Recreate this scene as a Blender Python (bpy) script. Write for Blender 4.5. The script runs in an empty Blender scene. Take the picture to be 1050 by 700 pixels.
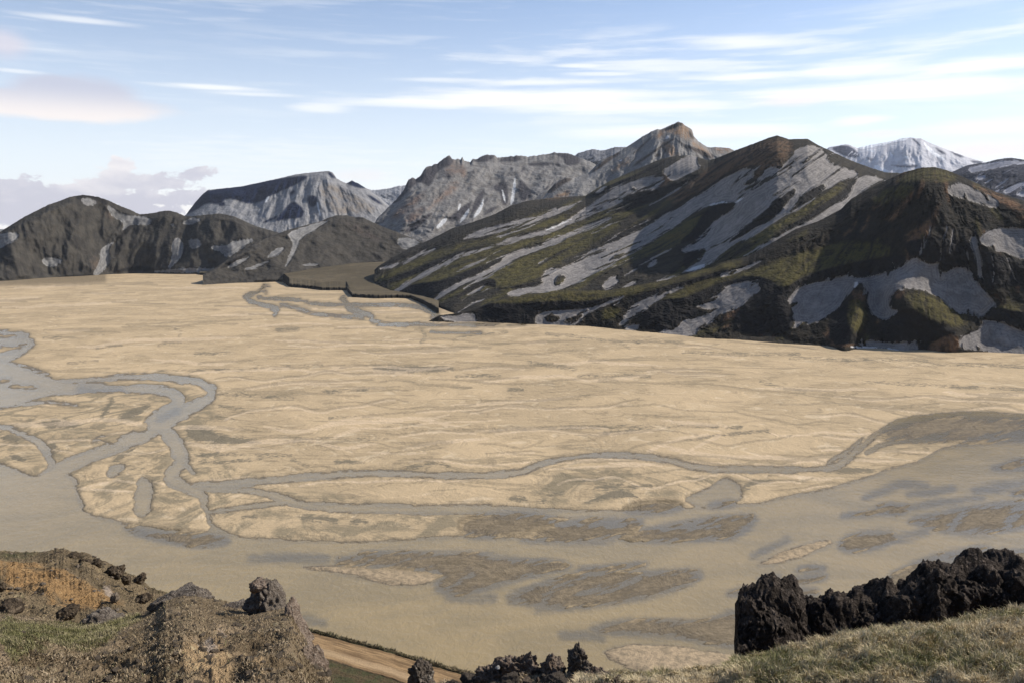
import bpy, math, random
import numpy as np

# ------------------------------------------------------------------ basics
F, CXP, CYP, HZ, H = 817.0, 525.0, 350.0, 238.0, 150.0
PITCH = math.atan((CYP - HZ) / F)
CA, SA = math.cos(PITCH), math.sin(PITCH)
scene = bpy.context.scene
C = scene.collection
rng = np.random.default_rng(7)
SUN_AZ, SUN_EL = 70.0, 37.0

def ray(px, py):
    cx = (np.asarray(px, float) - CXP) / F
    cy = (CYP - np.asarray(py, float)) / F
    dx = cx + 0 * cy
    dy = CA + SA * cy + 0 * cx
    dz = -SA + CA * cy + 0 * cx
    return dx, dy, dz

def at(px, py, R):
    dx, dy, dz = ray(px, py)
    h = np.sqrt(dx * dx + dy * dy)
    return R * dx / h, R * dy / h, H + R * dz / h

def ground_R(px, py, z=0.0):
    dx, dy, dz = ray(px, py)
    h = np.sqrt(dx * dx + dy * dy)
    return (z - H) * h / np.minimum(dz, -1e-6)

def interp(pts, x):
    p = np.array(pts, float)
    return np.interp(x, p[:, 0], p[:, 1])

def smooth(a, b, x):
    t = np.clip((x - a) / (b - a), 0, 1)
    return t * t * (3 - 2 * t)

# ------------------------------------------------------------------ noise
def _hash(ix, iy, iz, seed):
    h = (ix.astype(np.uint32) * np.uint32(374761393)
         + iy.astype(np.uint32) * np.uint32(668265263)
         + iz.astype(np.uint32) * np.uint32(2246822519)
         + np.uint32((seed * 3266489917) & 0xffffffff))
    h ^= h >> np.uint32(13); h *= np.uint32(1274126177); h ^= h >> np.uint32(16)
    return h
_G = np.array([(1,1,0),(-1,1,0),(1,-1,0),(-1,-1,0),(1,0,1),(-1,0,1),(1,0,-1),(-1,0,-1),
               (0,1,1),(0,-1,1),(0,1,-1),(0,-1,-1)], float)

def perlin(x, y, z=None, seed=0):
    if z is None: z = np.zeros_like(x)
    x0, y0, z0 = np.floor(x), np.floor(y), np.floor(z)
    fx, fy, fz = x - x0, y - y0, z - z0
    ix, iy, iz = x0.astype(np.int64), y0.astype(np.int64), z0.astype(np.int64)
    ux, uy, uz = [t * t * t * (t * (t * 6 - 15) + 10) for t in (fx, fy, fz)]
    def g(a, b, c):
        gi = _G[_hash(ix + a, iy + b, iz + c, seed) % np.uint32(12)]
        return gi[..., 0] * (fx - a) + gi[..., 1] * (fy - b) + gi[..., 2] * (fz - c)
    def l(a, b, t): return a + (b - a) * t
    if np.all(z == 0):
        return l(l(g(0,0,0), g(1,0,0), ux), l(g(0,1,0), g(1,1,0), ux), uy)
    return l(l(l(g(0,0,0), g(1,0,0), ux), l(g(0,1,0), g(1,1,0), ux), uy),
             l(l(g(0,0,1), g(1,0,1), ux), l(g(0,1,1), g(1,1,1), ux), uy), uz)

def fbm(x, y, z=None, oct=4, seed=0, ridged=False, gain=0.5):
    s = np.zeros_like(x, dtype=float); a = 1.0; f = 1.0; t = 0
    for o in range(oct):
        n = perlin(x * f, y * f, None if z is None else z * f, seed + o * 17)
        if ridged: n = 0.5 - np.abs(n) * 1.6
        s += a * n; t += a; a *= gain; f *= 2.03
    return s / t

# ------------------------------------------------------------------ signed distance maps in a traced outline
def Zm(x0, y0, s, pts): return [(x0 + a / s, y0 + b / s) for a, b in pts]
def r1(*p): return Zm(380, 220, 5.25, p)
def r2(*p): return Zm(560, 120, 5.25, p)
def r3(*p): return Zm(560, 230, 5.25, p)
def r4(*p): return Zm(740, 120, 5.25, p)
def r5(*p): return Zm(740, 230, 5.25, p)
def r6(*p): return Zm(850, 130, 5.25, p)
def r7(*p): return Zm(850, 240, 5.25, p)
def r8(*p): return Zm(400, 140, 5.25, p)
def q2(*p): return Zm(180, 140, 3.75, p)
def q1(*p): return Zm(0, 160, 3.75, p)

def chaikin(p, closed=True):
    p = np.array(p, float)
    q = np.roll(p, -1, 0) if closed else p[1:]
    a = p if closed else p[:-1]
    out = np.empty((len(a) * 2, p.shape[1]))
    out[0::2] = a * .75 + q * .25
    out[1::2] = a * .25 + q * .75
    if not closed: out = np.vstack([p[:1], out, p[-1:]])
    return out

class Field:
    def __init__(s, x0, y0, x1, y1, res=0.5, lim=9.0):
        s.x0, s.y0, s.res, s.lim = x0, y0, res, lim
        s.nx = int((x1 - x0) / res) + 1; s.ny = int((y1 - y0) / res) + 1
        s.a = np.full((s.ny, s.nx), -lim)
    def _box(s, p, m):
        i0 = max(0, int((p[:, 0].min() - m - s.x0) / s.res)); i1 = min(s.nx, int((p[:, 0].max() + m - s.x0) / s.res) + 2)
        j0 = max(0, int((p[:, 1].min() - m - s.y0) / s.res)); j1 = min(s.ny, int((p[:, 1].max() + m - s.y0) / s.res) + 2)
        if i1 <= i0 or j1 <= j0: return None
        X, Y = np.meshgrid(s.x0 + np.arange(i0, i1) * s.res, s.y0 + np.arange(j0, j1) * s.res)
        return i0, i1, j0, j1, X, Y
    def poly_sd(s, pts):
        p = chaikin(pts)
        b = s._box(p, s.lim)
        if b is None: return None
        i0, i1, j0, j1, X, Y = b
        d = np.full(X.shape, 1e9); ins = np.zeros(X.shape, bool)
        for k in range(len(p)):
            ax, ay = p[k]; bx, by = p[(k + 1) % len(p)]
            ex, ey = bx - ax, by - ay; L = ex * ex + ey * ey + 1e-12
            t = np.clip(((X - ax) * ex + (Y - ay) * ey) / L, 0, 1)
            d = np.minimum(d, (X - ax - t * ex) ** 2 + (Y - ay - t * ey) ** 2)
            c = (ay > Y) != (by > Y)
            if ey != 0: ins ^= c & (X < (Y - ay) * ex / ey + ax)
        return i0, i1, j0, j1, np.clip(np.where(ins, 1, -1) * np.sqrt(d), -s.lim, s.lim)
    def add(s, *polys):
        for pts in polys:
            r = s.poly_sd(pts)
            if r: i0, i1, j0, j1, d = r; s.a[j0:j1, i0:i1] = np.maximum(s.a[j0:j1, i0:i1], d)
        return s
    def cut(s, *polys):
        for pts in polys:
            r = s.poly_sd(pts)
            if r: i0, i1, j0, j1, d = r; s.a[j0:j1, i0:i1] = np.minimum(s.a[j0:j1, i0:i1], -d)
        return s
    def _line(s, pts):
        p = chaikin(chaikin(pts, False), False)
        b = s._box(p, s.lim + p[:, 2].max() * 2)
        if b is None: return None
        i0, i1, j0, j1, X, Y = b
        best = np.full(X.shape, -1e9)
        for k in range(len(p) - 1):
            ax, ay, aw = p[k]; bx, by, bw = p[k + 1]
            ex, ey = bx - ax, by - ay; L = ex * ex + ey * ey + 1e-12
            t = np.clip(((X - ax) * ex + (Y - ay) * ey) / L, 0, 1)
            best = np.maximum(best, aw + (bw - aw) * t - np.hypot(X - ax - t * ex, Y - ay - t * ey))
        return i0, i1, j0, j1, np.clip(best, -s.lim, s.lim)
    def line(s, *ls):
        for pts in ls:
            r = s._line(pts)
            if r: i0, i1, j0, j1, d = r; s.a[j0:j1, i0:i1] = np.maximum(s.a[j0:j1, i0:i1], d)
        return s
    def cutline(s, *ls):
        for pts in ls:
            r = s._line(pts)
            if r: i0, i1, j0, j1, d = r; s.a[j0:j1, i0:i1] = np.minimum(s.a[j0:j1, i0:i1], -d)
        return s
    def at(s, X, Y):
        fx = np.clip((X - s.x0) / s.res, 0, s.nx - 1.001); fy = np.clip((Y - s.y0) / s.res, 0, s.ny - 1.001)
        i = fx.astype(int); j = fy.astype(int); u = fx - i; v = fy - j; a = s.a
        return (a[j, i] * (1 - u) + a[j, i + 1] * u) * (1 - v) + (a[j + 1, i] * (1 - u) + a[j + 1, i + 1] * u) * v

def blur_cols(a, sig):
    if sig <= 0: return a
    n = int(sig * 3) + 1
    k = np.exp(-0.5 * (np.arange(-n, n + 1) / sig) ** 2); k /= k.sum()
    p = np.pad(a, ((0, 0), (n, n)), mode='edge'); out = np.zeros_like(a)
    for i, w in enumerate(k): out += w * p[:, i:i + a.shape[1]]
    return out

def sm1(a, sig):
    return blur_cols(np.asarray(a)[None, :], sig)[0]

# ------------------------------------------------------------------ mesh from a grid of points
def grid_mesh(name, X, Y, Z, attrs=None, flip=False, closed_u=False):
    ny, nx = X.shape
    me = bpy.data.meshes.new(name)
    co = np.stack([X, Y, Z], -1).reshape(-1, 3).astype(np.float32)
    me.vertices.add(len(co)); me.vertices.foreach_set('co', co.ravel())
    idx = np.arange(ny * nx).reshape(ny, nx)
    if closed_u: idx = np.concatenate([idx, idx[:, :1]], 1)
    a, b, c, d = idx[:-1, :-1], idx[:-1, 1:], idx[1:, 1:], idx[1:, :-1]
    q = np.stack([a, b, c, d] if not flip else [a, d, c, b], -1).reshape(-1, 4)
    nf = len(q)
    me.loops.add(nf * 4); me.polygons.add(nf)
    me.loops.foreach_set('vertex_index', q.ravel().astype(np.int32))
    me.polygons.foreach_set('loop_start', (np.arange(nf) * 4).astype(np.int32))
    me.polygons.foreach_set('use_smooth', np.ones(nf, bool))
    for k, v in (attrs or {}).items():
        if v.ndim == 3:
            at_ = me.attributes.new(k, 'FLOAT_VECTOR', 'POINT'); at_.data.foreach_set('vector', v.reshape(-1).astype(np.float32))
        else:
            at_ = me.attributes.new(k, 'FLOAT', 'POINT'); at_.data.foreach_set('value', v.reshape(-1).astype(np.float32))
    me.update(calc_edges=True)
    return me

def put(name, me, mat, label=None, cat=None, kind=None, group=None, loc=None):
    o = bpy.data.objects.new(name, me); C.objects.link(o)
    if mat: me.materials.append(mat)
    if label: o['label'] = label
    if cat: o['category'] = cat
    if kind: o['kind'] = kind
    if group: o['group'] = group
    if loc is not None: o.location = loc
    return o

# ------------------------------------------------------------------ node helper
class NT:
    def __init__(s, nt): s.nt = nt; s.n = nt.nodes; s.l = nt.links
    def new(s, t, **k):
        n = s.n.new(t)
        for a, b in k.items(): setattr(n, a, b)
        return n
    def set(s, sock, v):
        if isinstance(v, bpy.types.NodeSocket): s.l.new(v, sock)
        elif isinstance(v, (tuple, list)) and len(v) == 3 and sock.type == 'RGBA': sock.default_value = (*v, 1)
        else: sock.default_value = v
    def m(s, op, a, b=0.0, c=0.0, clamp=False):
        n = s.new('ShaderNodeMath', operation=op, use_clamp=clamp)
        for i, v in enumerate((a, b, c)): s.set(n.inputs[i], v)
        return n.outputs[0]
    def vm(s, op, a, b=(0, 0, 0)):
        n = s.new('ShaderNodeVectorMath', operation=op); s.set(n.inputs[0], a); s.set(n.inputs[1], b); return n.outputs[0]
    def rng(s, v, a, b, c=0.0, d=1.0, kind='SMOOTHSTEP'):
        n = s.new('ShaderNodeMapRange', interpolation_type=kind)
        for i, x in enumerate((v, a, b, c, d)): s.set(n.inputs[i], x)
        return n.outputs[0]
    def mix(s, f, a, b, blend='MIX'):
        n = s.new('ShaderNodeMix', data_type='RGBA', blend_type=blend)
        s.set(n.inputs[0], f); s.set(n.inputs[6], a); s.set(n.inputs[7], b); return n.outputs[2]
    def noise(s, vec, scale, det=4, rough=0.55, dist=0.0, ntype=None):
        n = s.new('ShaderNodeTexNoise'); s.set(n.inputs['Vector'], vec)
        n.inputs['Scale'].default_value = scale; n.inputs['Detail'].default_value = det
        n.inputs['Roughness'].default_value = rough; n.inputs['Distortion'].default_value = dist
        return n.outputs[0]
    def attr(s, name, vec=False):
        n = s.new('ShaderNodeAttribute', attribute_name=name); return n.outputs['Vector' if vec else 'Fac']
    def scale(s, v, sx, sy, sz): return s.vm('MULTIPLY', v, (sx, sy, sz))
    def pos(s): return s.new('ShaderNodeNewGeometry').outputs['Position']

def material(name, rough=0.9):
    m = bpy.data.materials.new(name); m.use_nodes = True
    t = NT(m.node_tree); b = t.n['Principled BSDF']
    b.inputs['Roughness'].default_value = rough
    b.inputs['Specular IOR Level'].default_value = 0.06
    return m, t, b

def bump(t, b, h, strength, dist):
    n = t.new('ShaderNodeBump'); n.inputs['Strength'].default_value = strength; n.inputs['Distance'].default_value = dist
    t.set(n.inputs['Height'], h); t.l.new(n.outputs[0], b.inputs['Normal'])

def mountain_mat(name, base, base2, ash=(.2, .2, .21), moss=(.085, .075, .018), ochre=(.16, .09, .05),
                 cliff=(.018, .016, .015), light=(.5, .48, .46), px=1.8, spots=0.0, layers=('ochre', 'moss', 'cliff', 'ash', 'light'),
                 edge=2.2, rust=None, ripple=1.1, bs=1.0, comb=1.0):
    """px = metres that one traced unit covers on this slope"""
    m, t, b = material(name, 0.95)
    P = t.pos(); fl = t.attr('flow', True)
    big = t.noise(P, 1 / (px * 40), 3, 0.6); mid = t.noise(P, 1 / (px * 9), 4, 0.65); fine = t.noise(P, 1 / (px * 2.2), 3, 0.7)
    stre = t.noise(t.scale(fl, 1 / 3.0, 1 / 34., 1), 1.0, 4, 0.6, 0.5)
    stre2 = t.noise(t.scale(fl, 1 / 9.0, 1 / 50., 1), 1.0, 3, 0.55, 0.8)
    col = t.mix(t.rng(t.m('ADD', t.m('MULTIPLY', mid, 1 - .5 * comb), t.m('MULTIPLY', stre2, .5 * comb)), .38, .62), base, base2)
    col = t.mix(t.rng(fine, .35, .75, 0, .6), col, t.mix(.5, col, base2))
    jit = t.m('MULTIPLY', t.m('SUBTRACT', t.m('ADD', t.m('MULTIPLY', mid, .55), t.m('MULTIPLY', fine, .45)), .5), edge * 4)
    cols = dict(ash=ash, moss=moss, ochre=ochre, cliff=cliff, light=light)
    for L in layers:
        sd = t.m('ADD', t.attr(L), jit if L != 'ash' else t.m('ADD', t.m('MULTIPLY', jit, 1.1), t.m('MULTIPLY', t.m('SUBTRACT', stre, .5), edge * 5)))
        lo, hi = {'ash': (-.3, .3), 'moss': (-3.5, 2.5), 'ochre': (-3, 3), 'cliff': (-1.2, 1.4), 'light': (-.6, .6)}[L]
        k = t.rng(sd, lo, hi)
        c = cols[L]
        if L == 'ash':
            tone = t.m('ADD', t.m('MULTIPLY', stre, .6), t.m('MULTIPLY', big, .4))
            c2 = t.mix(t.rng(tone, .38, .62), tuple(x * .84 for x in c), tuple(x * 1.16 for x in c))
            c2 = t.mix(t.rng(mid, .40, .58, .55, 0), c2, tuple(x * .58 for x in c))
            c2 = t.mix(t.rng(fine, .54, .70, 0, .4), c2, tuple(x * 1.4 for x in c))
            c2 = t.mix(t.m('MULTIPLY', t.rng(stre, .57, .64), .5), c2, tuple(x * .45 for x in c))
            wave = t.m('SINE', t.m('MULTIPLY', t.m('ADD', t.attr('ash'), t.m('MULTIPLY', big, 9)), 2.4))
            c2 = t.mix(t.m('MULTIPLY', t.rng(wave, .1, 1), .13 * ripple * 2), c2, tuple(min(1, x * 1.6) for x in c))
            c2 = t.mix(t.rng(fine, .46, .34, 0, .6), c2, tuple(x * .45 for x in c))
        elif L == 'moss':
            k = t.m('MULTIPLY', k, t.rng(t.m('ADD', t.m('MULTIPLY', fine, .35), t.m('ADD', t.m('MULTIPLY', stre, .35), t.m('MULTIPLY', mid, .3))), .41, .55, .12, .95))
            c2 = t.mix(mid, tuple(x * .7 for x in c), tuple(x * 1.3 for x in c))
        elif L == 'ochre':
            k = t.m('MULTIPLY', k, t.rng(t.m('ADD', t.m('MULTIPLY', stre, .5 * comb), t.m('MULTIPLY', mid, 1 - .5 * comb)), .4, .56, .2, .9))
            c2 = t.mix(fine, tuple(x * .6 for x in c), tuple(x * 1.4 for x in c))
        else: c2 = t.mix(fine, tuple(x * .7 for x in c), tuple(x * 1.3 for x in c))
        col = t.mix(k, col, c2)
    if spots > 0:
        sp = t.noise(t.scale(fl, 1 / 14., 1 / 32., 1), 1.0, 6, 0.62, .8)
        col = t.mix(t.rng(sp, .62 - spots * .2, .66 - spots * .2), col, ash)
    t.set(b.inputs['Base Color'], col)
    hgt = t.m('ADD', t.m('MULTIPLY', fine, .35), t.m('ADD', t.m('MULTIPLY', mid, 1.0), t.m('MULTIPLY', stre, .25 * comb)))
    soft = t.rng(t.attr('ash'), -1, 1, 1.0, .35)
    bump(t, b, t.m('MULTIPLY', hgt, soft), .9, px * 4.5 * bs)
    return m

# ------------------------------------------------------------------ mountain builder
def radial(ax, ay, k=1.0):
    def f(X, Y):
        a = np.arctan2(X - ax, np.maximum(Y - ay, 1)); r = np.hypot(X - ax, Y - ay)
        return a * 140 * k, r
    return f
def slanted(g):
    def f(X, Y): return (Y + g * X) * 1.0 / math.hypot(1, g), (X - g * Y) / math.hypot(1, g)
    return f

def mountain(name, label, sil, base, D, mat, masks=None, flow=None, step=0.8, gully=8.0, gw=7.0, lump=14.0, lumpw=30.0,
             jag=0.3, back=1.2, seed=1, wts=None, bl=3.0, zbase=-3.0, blend=0.75, rows=None, base_is_R=False, ridges=(), crest=1.5, crest_sm=16, top0=.62):
    x0, x1 = sil[0][0], sil[-1][0]
    nx = int((x1 - x0) / step) + 1
    u = np.linspace(x0, x1, nx)
    ys = interp(sil, u) + jag * fbm(u / 3.0, u * 0 + seed, oct=4, seed=seed) * 2.0
    Dd = sm1(interp(D, u), 16 / step)
    if base_is_R:
        Rb = interp(base, u); dx, dy, dz = ray(u, 300.)
        # pixel row whose ray meets z=zbase at distance Rb
        el = np.arctan2(zbase - H, Rb)
        # solve row from elevation along the column
        yb = np.full(nx, 300.)
        for _ in range(12):
            dx, dy, dz = ray(u, yb); e = np.arctan2(dz, np.hypot(dx, dy)); yb = yb - (el - e) * F
    else:
        yb = sm1(interp(base, u), 5 / step); Rb = ground_R(u, yb, zbase)
    Dd = np.maximum(Dd, Rb * 1.02)
    nv = rows or int(np.max(yb - ys) / step) + 2
    s = np.linspace(0, 1, nv)[:, None]
    v = 0.55 * s + 0.45 * np.sin(s * math.pi / 2)
    X = np.broadcast_to(u, (nv, nx)).copy()
    yss = sm1(ys, crest_sm / step); yss[:] = yss
    Yp = yb + (yss - yb) * v + (ys - yss) * smooth(top0, 1.0, v) ** 1.5
    Yp = np.minimum(Yp, yb + .0 * Yp)
    Yp = np.maximum.accumulate(Yp[::-1], 0)[::-1]
    masks = masks or {}
    A = {k: f.at(X, Yp) for k, f in masks.items()}
    for k in ('ash', 'moss', 'ochre', 'cliff', 'light'):
        if k not in A: A[k] = np.full(X.shape, -9.0)
    w = np.ones_like(X)
    W = dict(ash=1.0, moss=1.9, cliff=0.22, ochre=1.0); W.update(wts or {})
    for k in ('moss', 'ochre', 'cliff', 'ash'):
        w = w + (W[k] - w) * smooth(-1.5, 1.5, A[k])
    w = w * (1 + crest * smooth(.9, 1.0, v))
    dy_ = np.abs(np.diff(Yp, axis=0)); wm = .5 * (w[1:] + w[:-1])
    cum = np.vstack([np.zeros((1, nx)), np.cumsum(wm * dy_, 0)]); cum /= cum[-1:] + 1e-9
    g0 = v * .8 + .2 * (1 - np.sqrt(np.maximum(0, 1 - v * v)))
    tot = (wm * dy_).sum(0, keepdims=True) + 1e-9
    tgt = blend * wm * dy_ / sm1(tot[0], 20)[None, :] + (1 - blend) * np.diff(g0 + 0 * X, axis=0)
    g = blend * blur_cols(cum, 16 / step) + (1 - blend) * g0
    lam = .45
    for _ in range(140):
        c = g[1:-1]
        l_ = np.concatenate([c[:, :1], c[:, :-1]], 1); r_ = np.concatenate([c[:, 1:], c[:, -1:]], 1)
        g[1:-1] = ((g[:-2] + tgt[:-1]) + (g[2:] - tgt[1:]) + lam * (l_ + r_)) / (2 + 2 * lam)
    g = np.clip(g, 0, 1); g[0] = 0; g[-1] = 1
    R = Rb + (Dd - Rb) * g
    win = smooth(0, .08, v) * smooth(1.0, .86, v)
    ac, al = (flow or slanted(0.0))(X, Yp)
    wx, wy, wz = at(X, Yp, R)
    soft = 1 - .72 * smooth(-1.5, 1.5, A['ash'])
    wp = fbm(X / 26, Yp / 26, oct=3, seed=seed + 3) * 2.6
    gn = .6 * fbm(ac / gw + wp, al / (gw * 3.2) + wp * .5, oct=5, seed=seed, ridged=True, gain=.55) + .4 * fbm(X / gw * .7, Yp / gw * .9, oct=5, seed=seed + 2, gain=.6)
    gn = gn * (.45 + 1.3 * np.clip(fbm(X / 50, Yp / 40, oct=2, seed=seed + 6) + .4, 0, 1))
    R = R - win * soft * gully * gn * 2
    R = R - win * lump * fbm(ac / lumpw, al / (lumpw * 1.6), oct=4, seed=seed + 9)
    R = R + win * .5 * gully * smooth(-3, 4, A['ash'])
    for (pl, wd, amp) in ridges:
        p = np.array(pl, float); d = np.full(X.shape, 1e9)
        for k in range(len(p) - 1):
            ax, ay = p[k]; bx, by = p[k + 1]; ex, ey = bx - ax, by - ay
            t = np.clip(((X - ax) * ex + (Yp - ay) * ey) / (ex * ex + ey * ey), 0, 1)
            d = np.minimum(d, (X - ax - t * ex) ** 2 + (Yp - ay - t * ey) ** 2)
        R = R - smooth(1, .9, v) * amp * np.exp(-d / (wd * wd))
    px_, py_, pz_ = at(X, Yp, R)
    # far side of the mountain
    nb = 14; zc = pz_[-1]; Rc = R[-1]
    tt = (np.arange(1, nb + 1) / nb)[:, None]
    Hh = zc - (-10)
    Rk = Rc + tt * Hh * back / .6
    zk = zc - Hh * (tt ** 1.25) + 0 * Rk
    dx, dy, dz = ray(X[-1], Yp[-1]); hh = np.hypot(dx, dy)
    bn = fbm(Rk * dx / hh / (Hh.mean() * .4 + 1), Rk * dy / hh / (Hh.mean() * .4 + 1), oct=4, seed=seed + 5)
    zk = zk + bn * Hh * .18 * np.sin(tt * math.pi) - 0.0
    lim = zc + (Rk - Rc) * (zc - H) / Rc - 0.02 * (Rk - Rc)      # stays behind the crest
    zk = np.minimum(zk, lim)
    px_ = np.vstack([px_, Rk * dx / hh]); py_ = np.vstack([py_, Rk * dy / hh]); pz_ = np.vstack([pz_, zk])
    at_ = {}
    for k, a in A.items(): at_[k] = np.vstack([a, np.repeat(a[-1:], nb, 0)])
    fl = np.stack([ac, al, np.zeros_like(ac)], -1)
    fb = np.repeat(fl[-1:], nb, 0) + np.stack([0 * Rk, -(Rk - Rc) / 3, 0 * Rk], -1)
    at_['flow'] = np.concatenate([fl, fb], 0)
    me = grid_mesh(name, px_, py_, pz_, at_)
    return put(name, me, mat, label=label, kind='structure')
# ================================================================== THE MOUNTAINS
# --- right front hill (dome and long green shelf)
fa = (430, 160, 1200, 380)
A_ash = Field(*fa).add(
    r1((370,545),(460,540),(540,522),(565,530),(572,590),(520,590),(450,575),(400,565)),
    r3((-60,490),(0,465),(60,460),(150,460),(200,455),(260,440),(330,415),(400,393),(420,385),(380,422),(310,440),(250,470),(200,500),(170,540),(130,548),(60,550),(-60,550)),
    r3((380,545),(420,490),(450,450),(500,415),(580,380),(660,360),(750,335),(720,355),(640,390),(560,440),(500,480),(440,520),(410,550)),
    r3((410,550),(500,530),(500,575),(440,570)),
    r3((805,440),(860,420),(930,360),(980,325),(1050,315),(1100,308),(1140,318),(1160,350),(1125,390),(1065,430),(1015,460),(945,480),(900,510),(865,545),(820,560),(800,605),(700,600),(520,585),(620,575),(700,560),(740,510),(800,505),(880,480),(930,445),(900,460),(830,455)),
    r3((930,280),(980,255),(1050,235),(1140,200),(1175,190),(1130,220),(1050,258),(980,282)),
    r5((355,400),(400,350),(480,315),(590,300),(600,285),(680,275),(740,290),(790,285),(850,270),(930,245),(980,220),(1000,200),(1040,178))
    + r7((475,122),(500,145),(550,165),(600,150),(605,195),(625,205),(660,190),(680,175),(710,180),(760,190),(790,230),(810,280),(850,310),(880,350),(905,380),(880,400),(830,450),(800,440),(740,430),(690,430),(650,390),(600,340),(540,320),(500,300),(360,298),(330,340),(325,400),(380,410),(350,440),(290,465),(240,440),(210,390),(200,330),(190,280),(160,262),(140,285),(100,330),(50,400),(0,435))
    + r5((500,540),(470,550),(440,520),(410,555),(390,560),(390,500),(365,440)),
    r7((825,455),(900,465),(960,485),(1050,520),(1120,540),(1200,560),(1200,640),(1000,650),(900,645),(830,625),(700,620),(705,560),(750,530),(790,520),(830,490)),
    r7((150,590),(220,570),(300,580),(370,585),(460,570),(510,570),(490,600),(480,640),(400,635),(300,630),(200,620)),
    r7((805,30),(830,0),(870,-25),(940,-35),(1050,-30),(1150,-20),(1150,120),(1050,140),(1000,130),(950,95),(900,100),(870,70),(830,60)),
    r7((755,15),(795,5),(805,60),(823,150),(828,240),(802,240),(795,150),(775,80)),
    r6((635,345),(650,315),(690,303),(740,310),(800,345),(900,390),(918,415),(905,438),(860,432),(790,412),(720,387),(660,372)))
A_ash.cut(r3((0,490),(50,490),(75,505),(50,525),(0,525)), r3((90,520),(130,495),(200,485),(190,500),(150,535),(100,530)))
A_moss = Field(*fa).add(
    r1((600,476),(740,450),(900,425),(1050,410),(1100,410),(1100,462),(900,472),(750,480)),
    r3((-40,365),(0,360),(340,355),(480,330),(650,300),(780,260),(880,235),(1050,190),(1050,225),(900,255),(780,290),(650,325),(500,370),(400,385),(250,412),(150,418),(-40,418)),
    r3((600,405),(720,350),(830,310),(950,275),(1050,255),(1150,240),(1180,280),(1000,290),(900,320),(820,360),(740,395),(640,425)),
    r5((90,270),(240,225),(300,195),(400,165),(500,140),(600,110),(700,95),(850,110),(920,130),(900,170),(800,185),(720,205),(600,235),(500,260),(420,300),(340,340),(290,310),(200,280)),
    r6((230,390),(330,330),(430,305),(460,330),(420,370),(340,400),(260,420)),
    r6((350,290),(450,240),(520,222),(620,235),(700,270),(640,300),(500,280),(420,310)),
    r7((400,320),(500,310),(600,350),(700,440),(750,480),(700,500),(600,470),(480,440),(450,380)),
    r7((890,395),(1000,375),(1150,370),(1150,410),(1000,418)),
    r3((300,470),(360,450),(400,460),(380,500),(330,520),(300,500)), r3((520,440),(640,420),(700,430),(640,470),(560,480)),
    r7((100,380),(160,350),(190,400),(200,470),(150,540),(100,470)))
A_och = Field(*fa).add(
    r7((130,310),(180,300),(192,345),(170,362),(130,330)), r7((0,490),(80,490),(130,560),(150,600),(-20,600)),
    r7((540,590),(600,560),(650,530),(700,570),(705,625),(620,640),(530,630)), r7((360,308),(402,308),(388,348),(356,342)),
    r5((0,500),(60,470),(110,430),(60,510),(40,550),(0,560)), r5((260,520),(290,540),(280,610),(200,605),(240,560)),
    r5((540,600),(580,560),(650,520),(700,640),(620,640)), r6((300,500),(400,420),(450,340),(465,350),(400,450),(330,510)),
    r6((380,600),(500,540),(560,480),(600,400),(560,560),(480,640)), r6((740,300),(900,360),(1050,430),(1050,470),(900,400)))
A_cl = Field(*fa).add(
    r5((90,278),(200,280),(270,305),(300,335),(350,340),(420,292),(500,262),(600,232),(720,205),(800,190),(880,180),(990,165),(980,215),(930,240),(850,265),(790,280),(740,280),(680,270),(600,280),(480,310),(400,345),(355,400),(380,500),(390,560),(300,600),(60,580),(50,540),(100,450),(210,370),(215,330),(120,305)),
    r3((-40,418),(150,418),(250,412),(380,385),(400,395),(330,410),(260,430),(200,450),(0,465),(-40,465)),
    r1((600,478),(750,480),(900,472),(1050,463),(1100,465),(1100,512),(1050,512),(960,520),(890,540),(960,595),(575,595),(568,525)),
    r3((780,295),(900,262),(1050,232),(1050,240),(930,285),(850,300),(700,345),(580,375),(500,412),(450,440),(440,400),(560,360),(680,325)),
    r3((500,490),(560,440),(640,400),(740,400),(830,360),(930,320),(1000,300),(1100,290),(1150,300),(1150,325),(1050,312),(980,322),(930,355),(860,415),(800,435),(800,460),(830,460),(800,500),(740,505),(700,555),(620,572),(510,560)),
    r7((400,40),(560,20),(700,30),(800,80),(900,110),(1050,150),(1150,160),(1150,270),(900,290),(860,310),(810,260),(790,220),(760,185),(700,170),(660,185),(620,205),(600,150),(550,160),(480,115),(430,120)),
    r7((840,440),(900,392),(1000,418),(1150,420),(1150,540),(1050,515),(950,480),(870,455)),
    r7((330,345),(380,400),(450,400),(560,470),(640,500),(700,530),(640,540),(540,590),(500,570),(370,580),(250,570),(290,470),(350,440),(385,405),(325,395)),
    r7((0,440),(60,400),(110,340),(95,420),(100,500),(150,570),(200,570),(150,590),(0,600)),
    r3((0,545),(120,555),(240,575),(380,570),(520,590),(600,600),(400,600),(0,570)))
A_cl.a = np.minimum(A_cl.a, -A_ash.a)
A_light = Field(*fa).add(r7((140,262),(160,258),(150,285),(132,290)), r7((100,602),(220,606),(320,616),(400,626),(300,628),(150,614)))
_q = random.Random(78)
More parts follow.
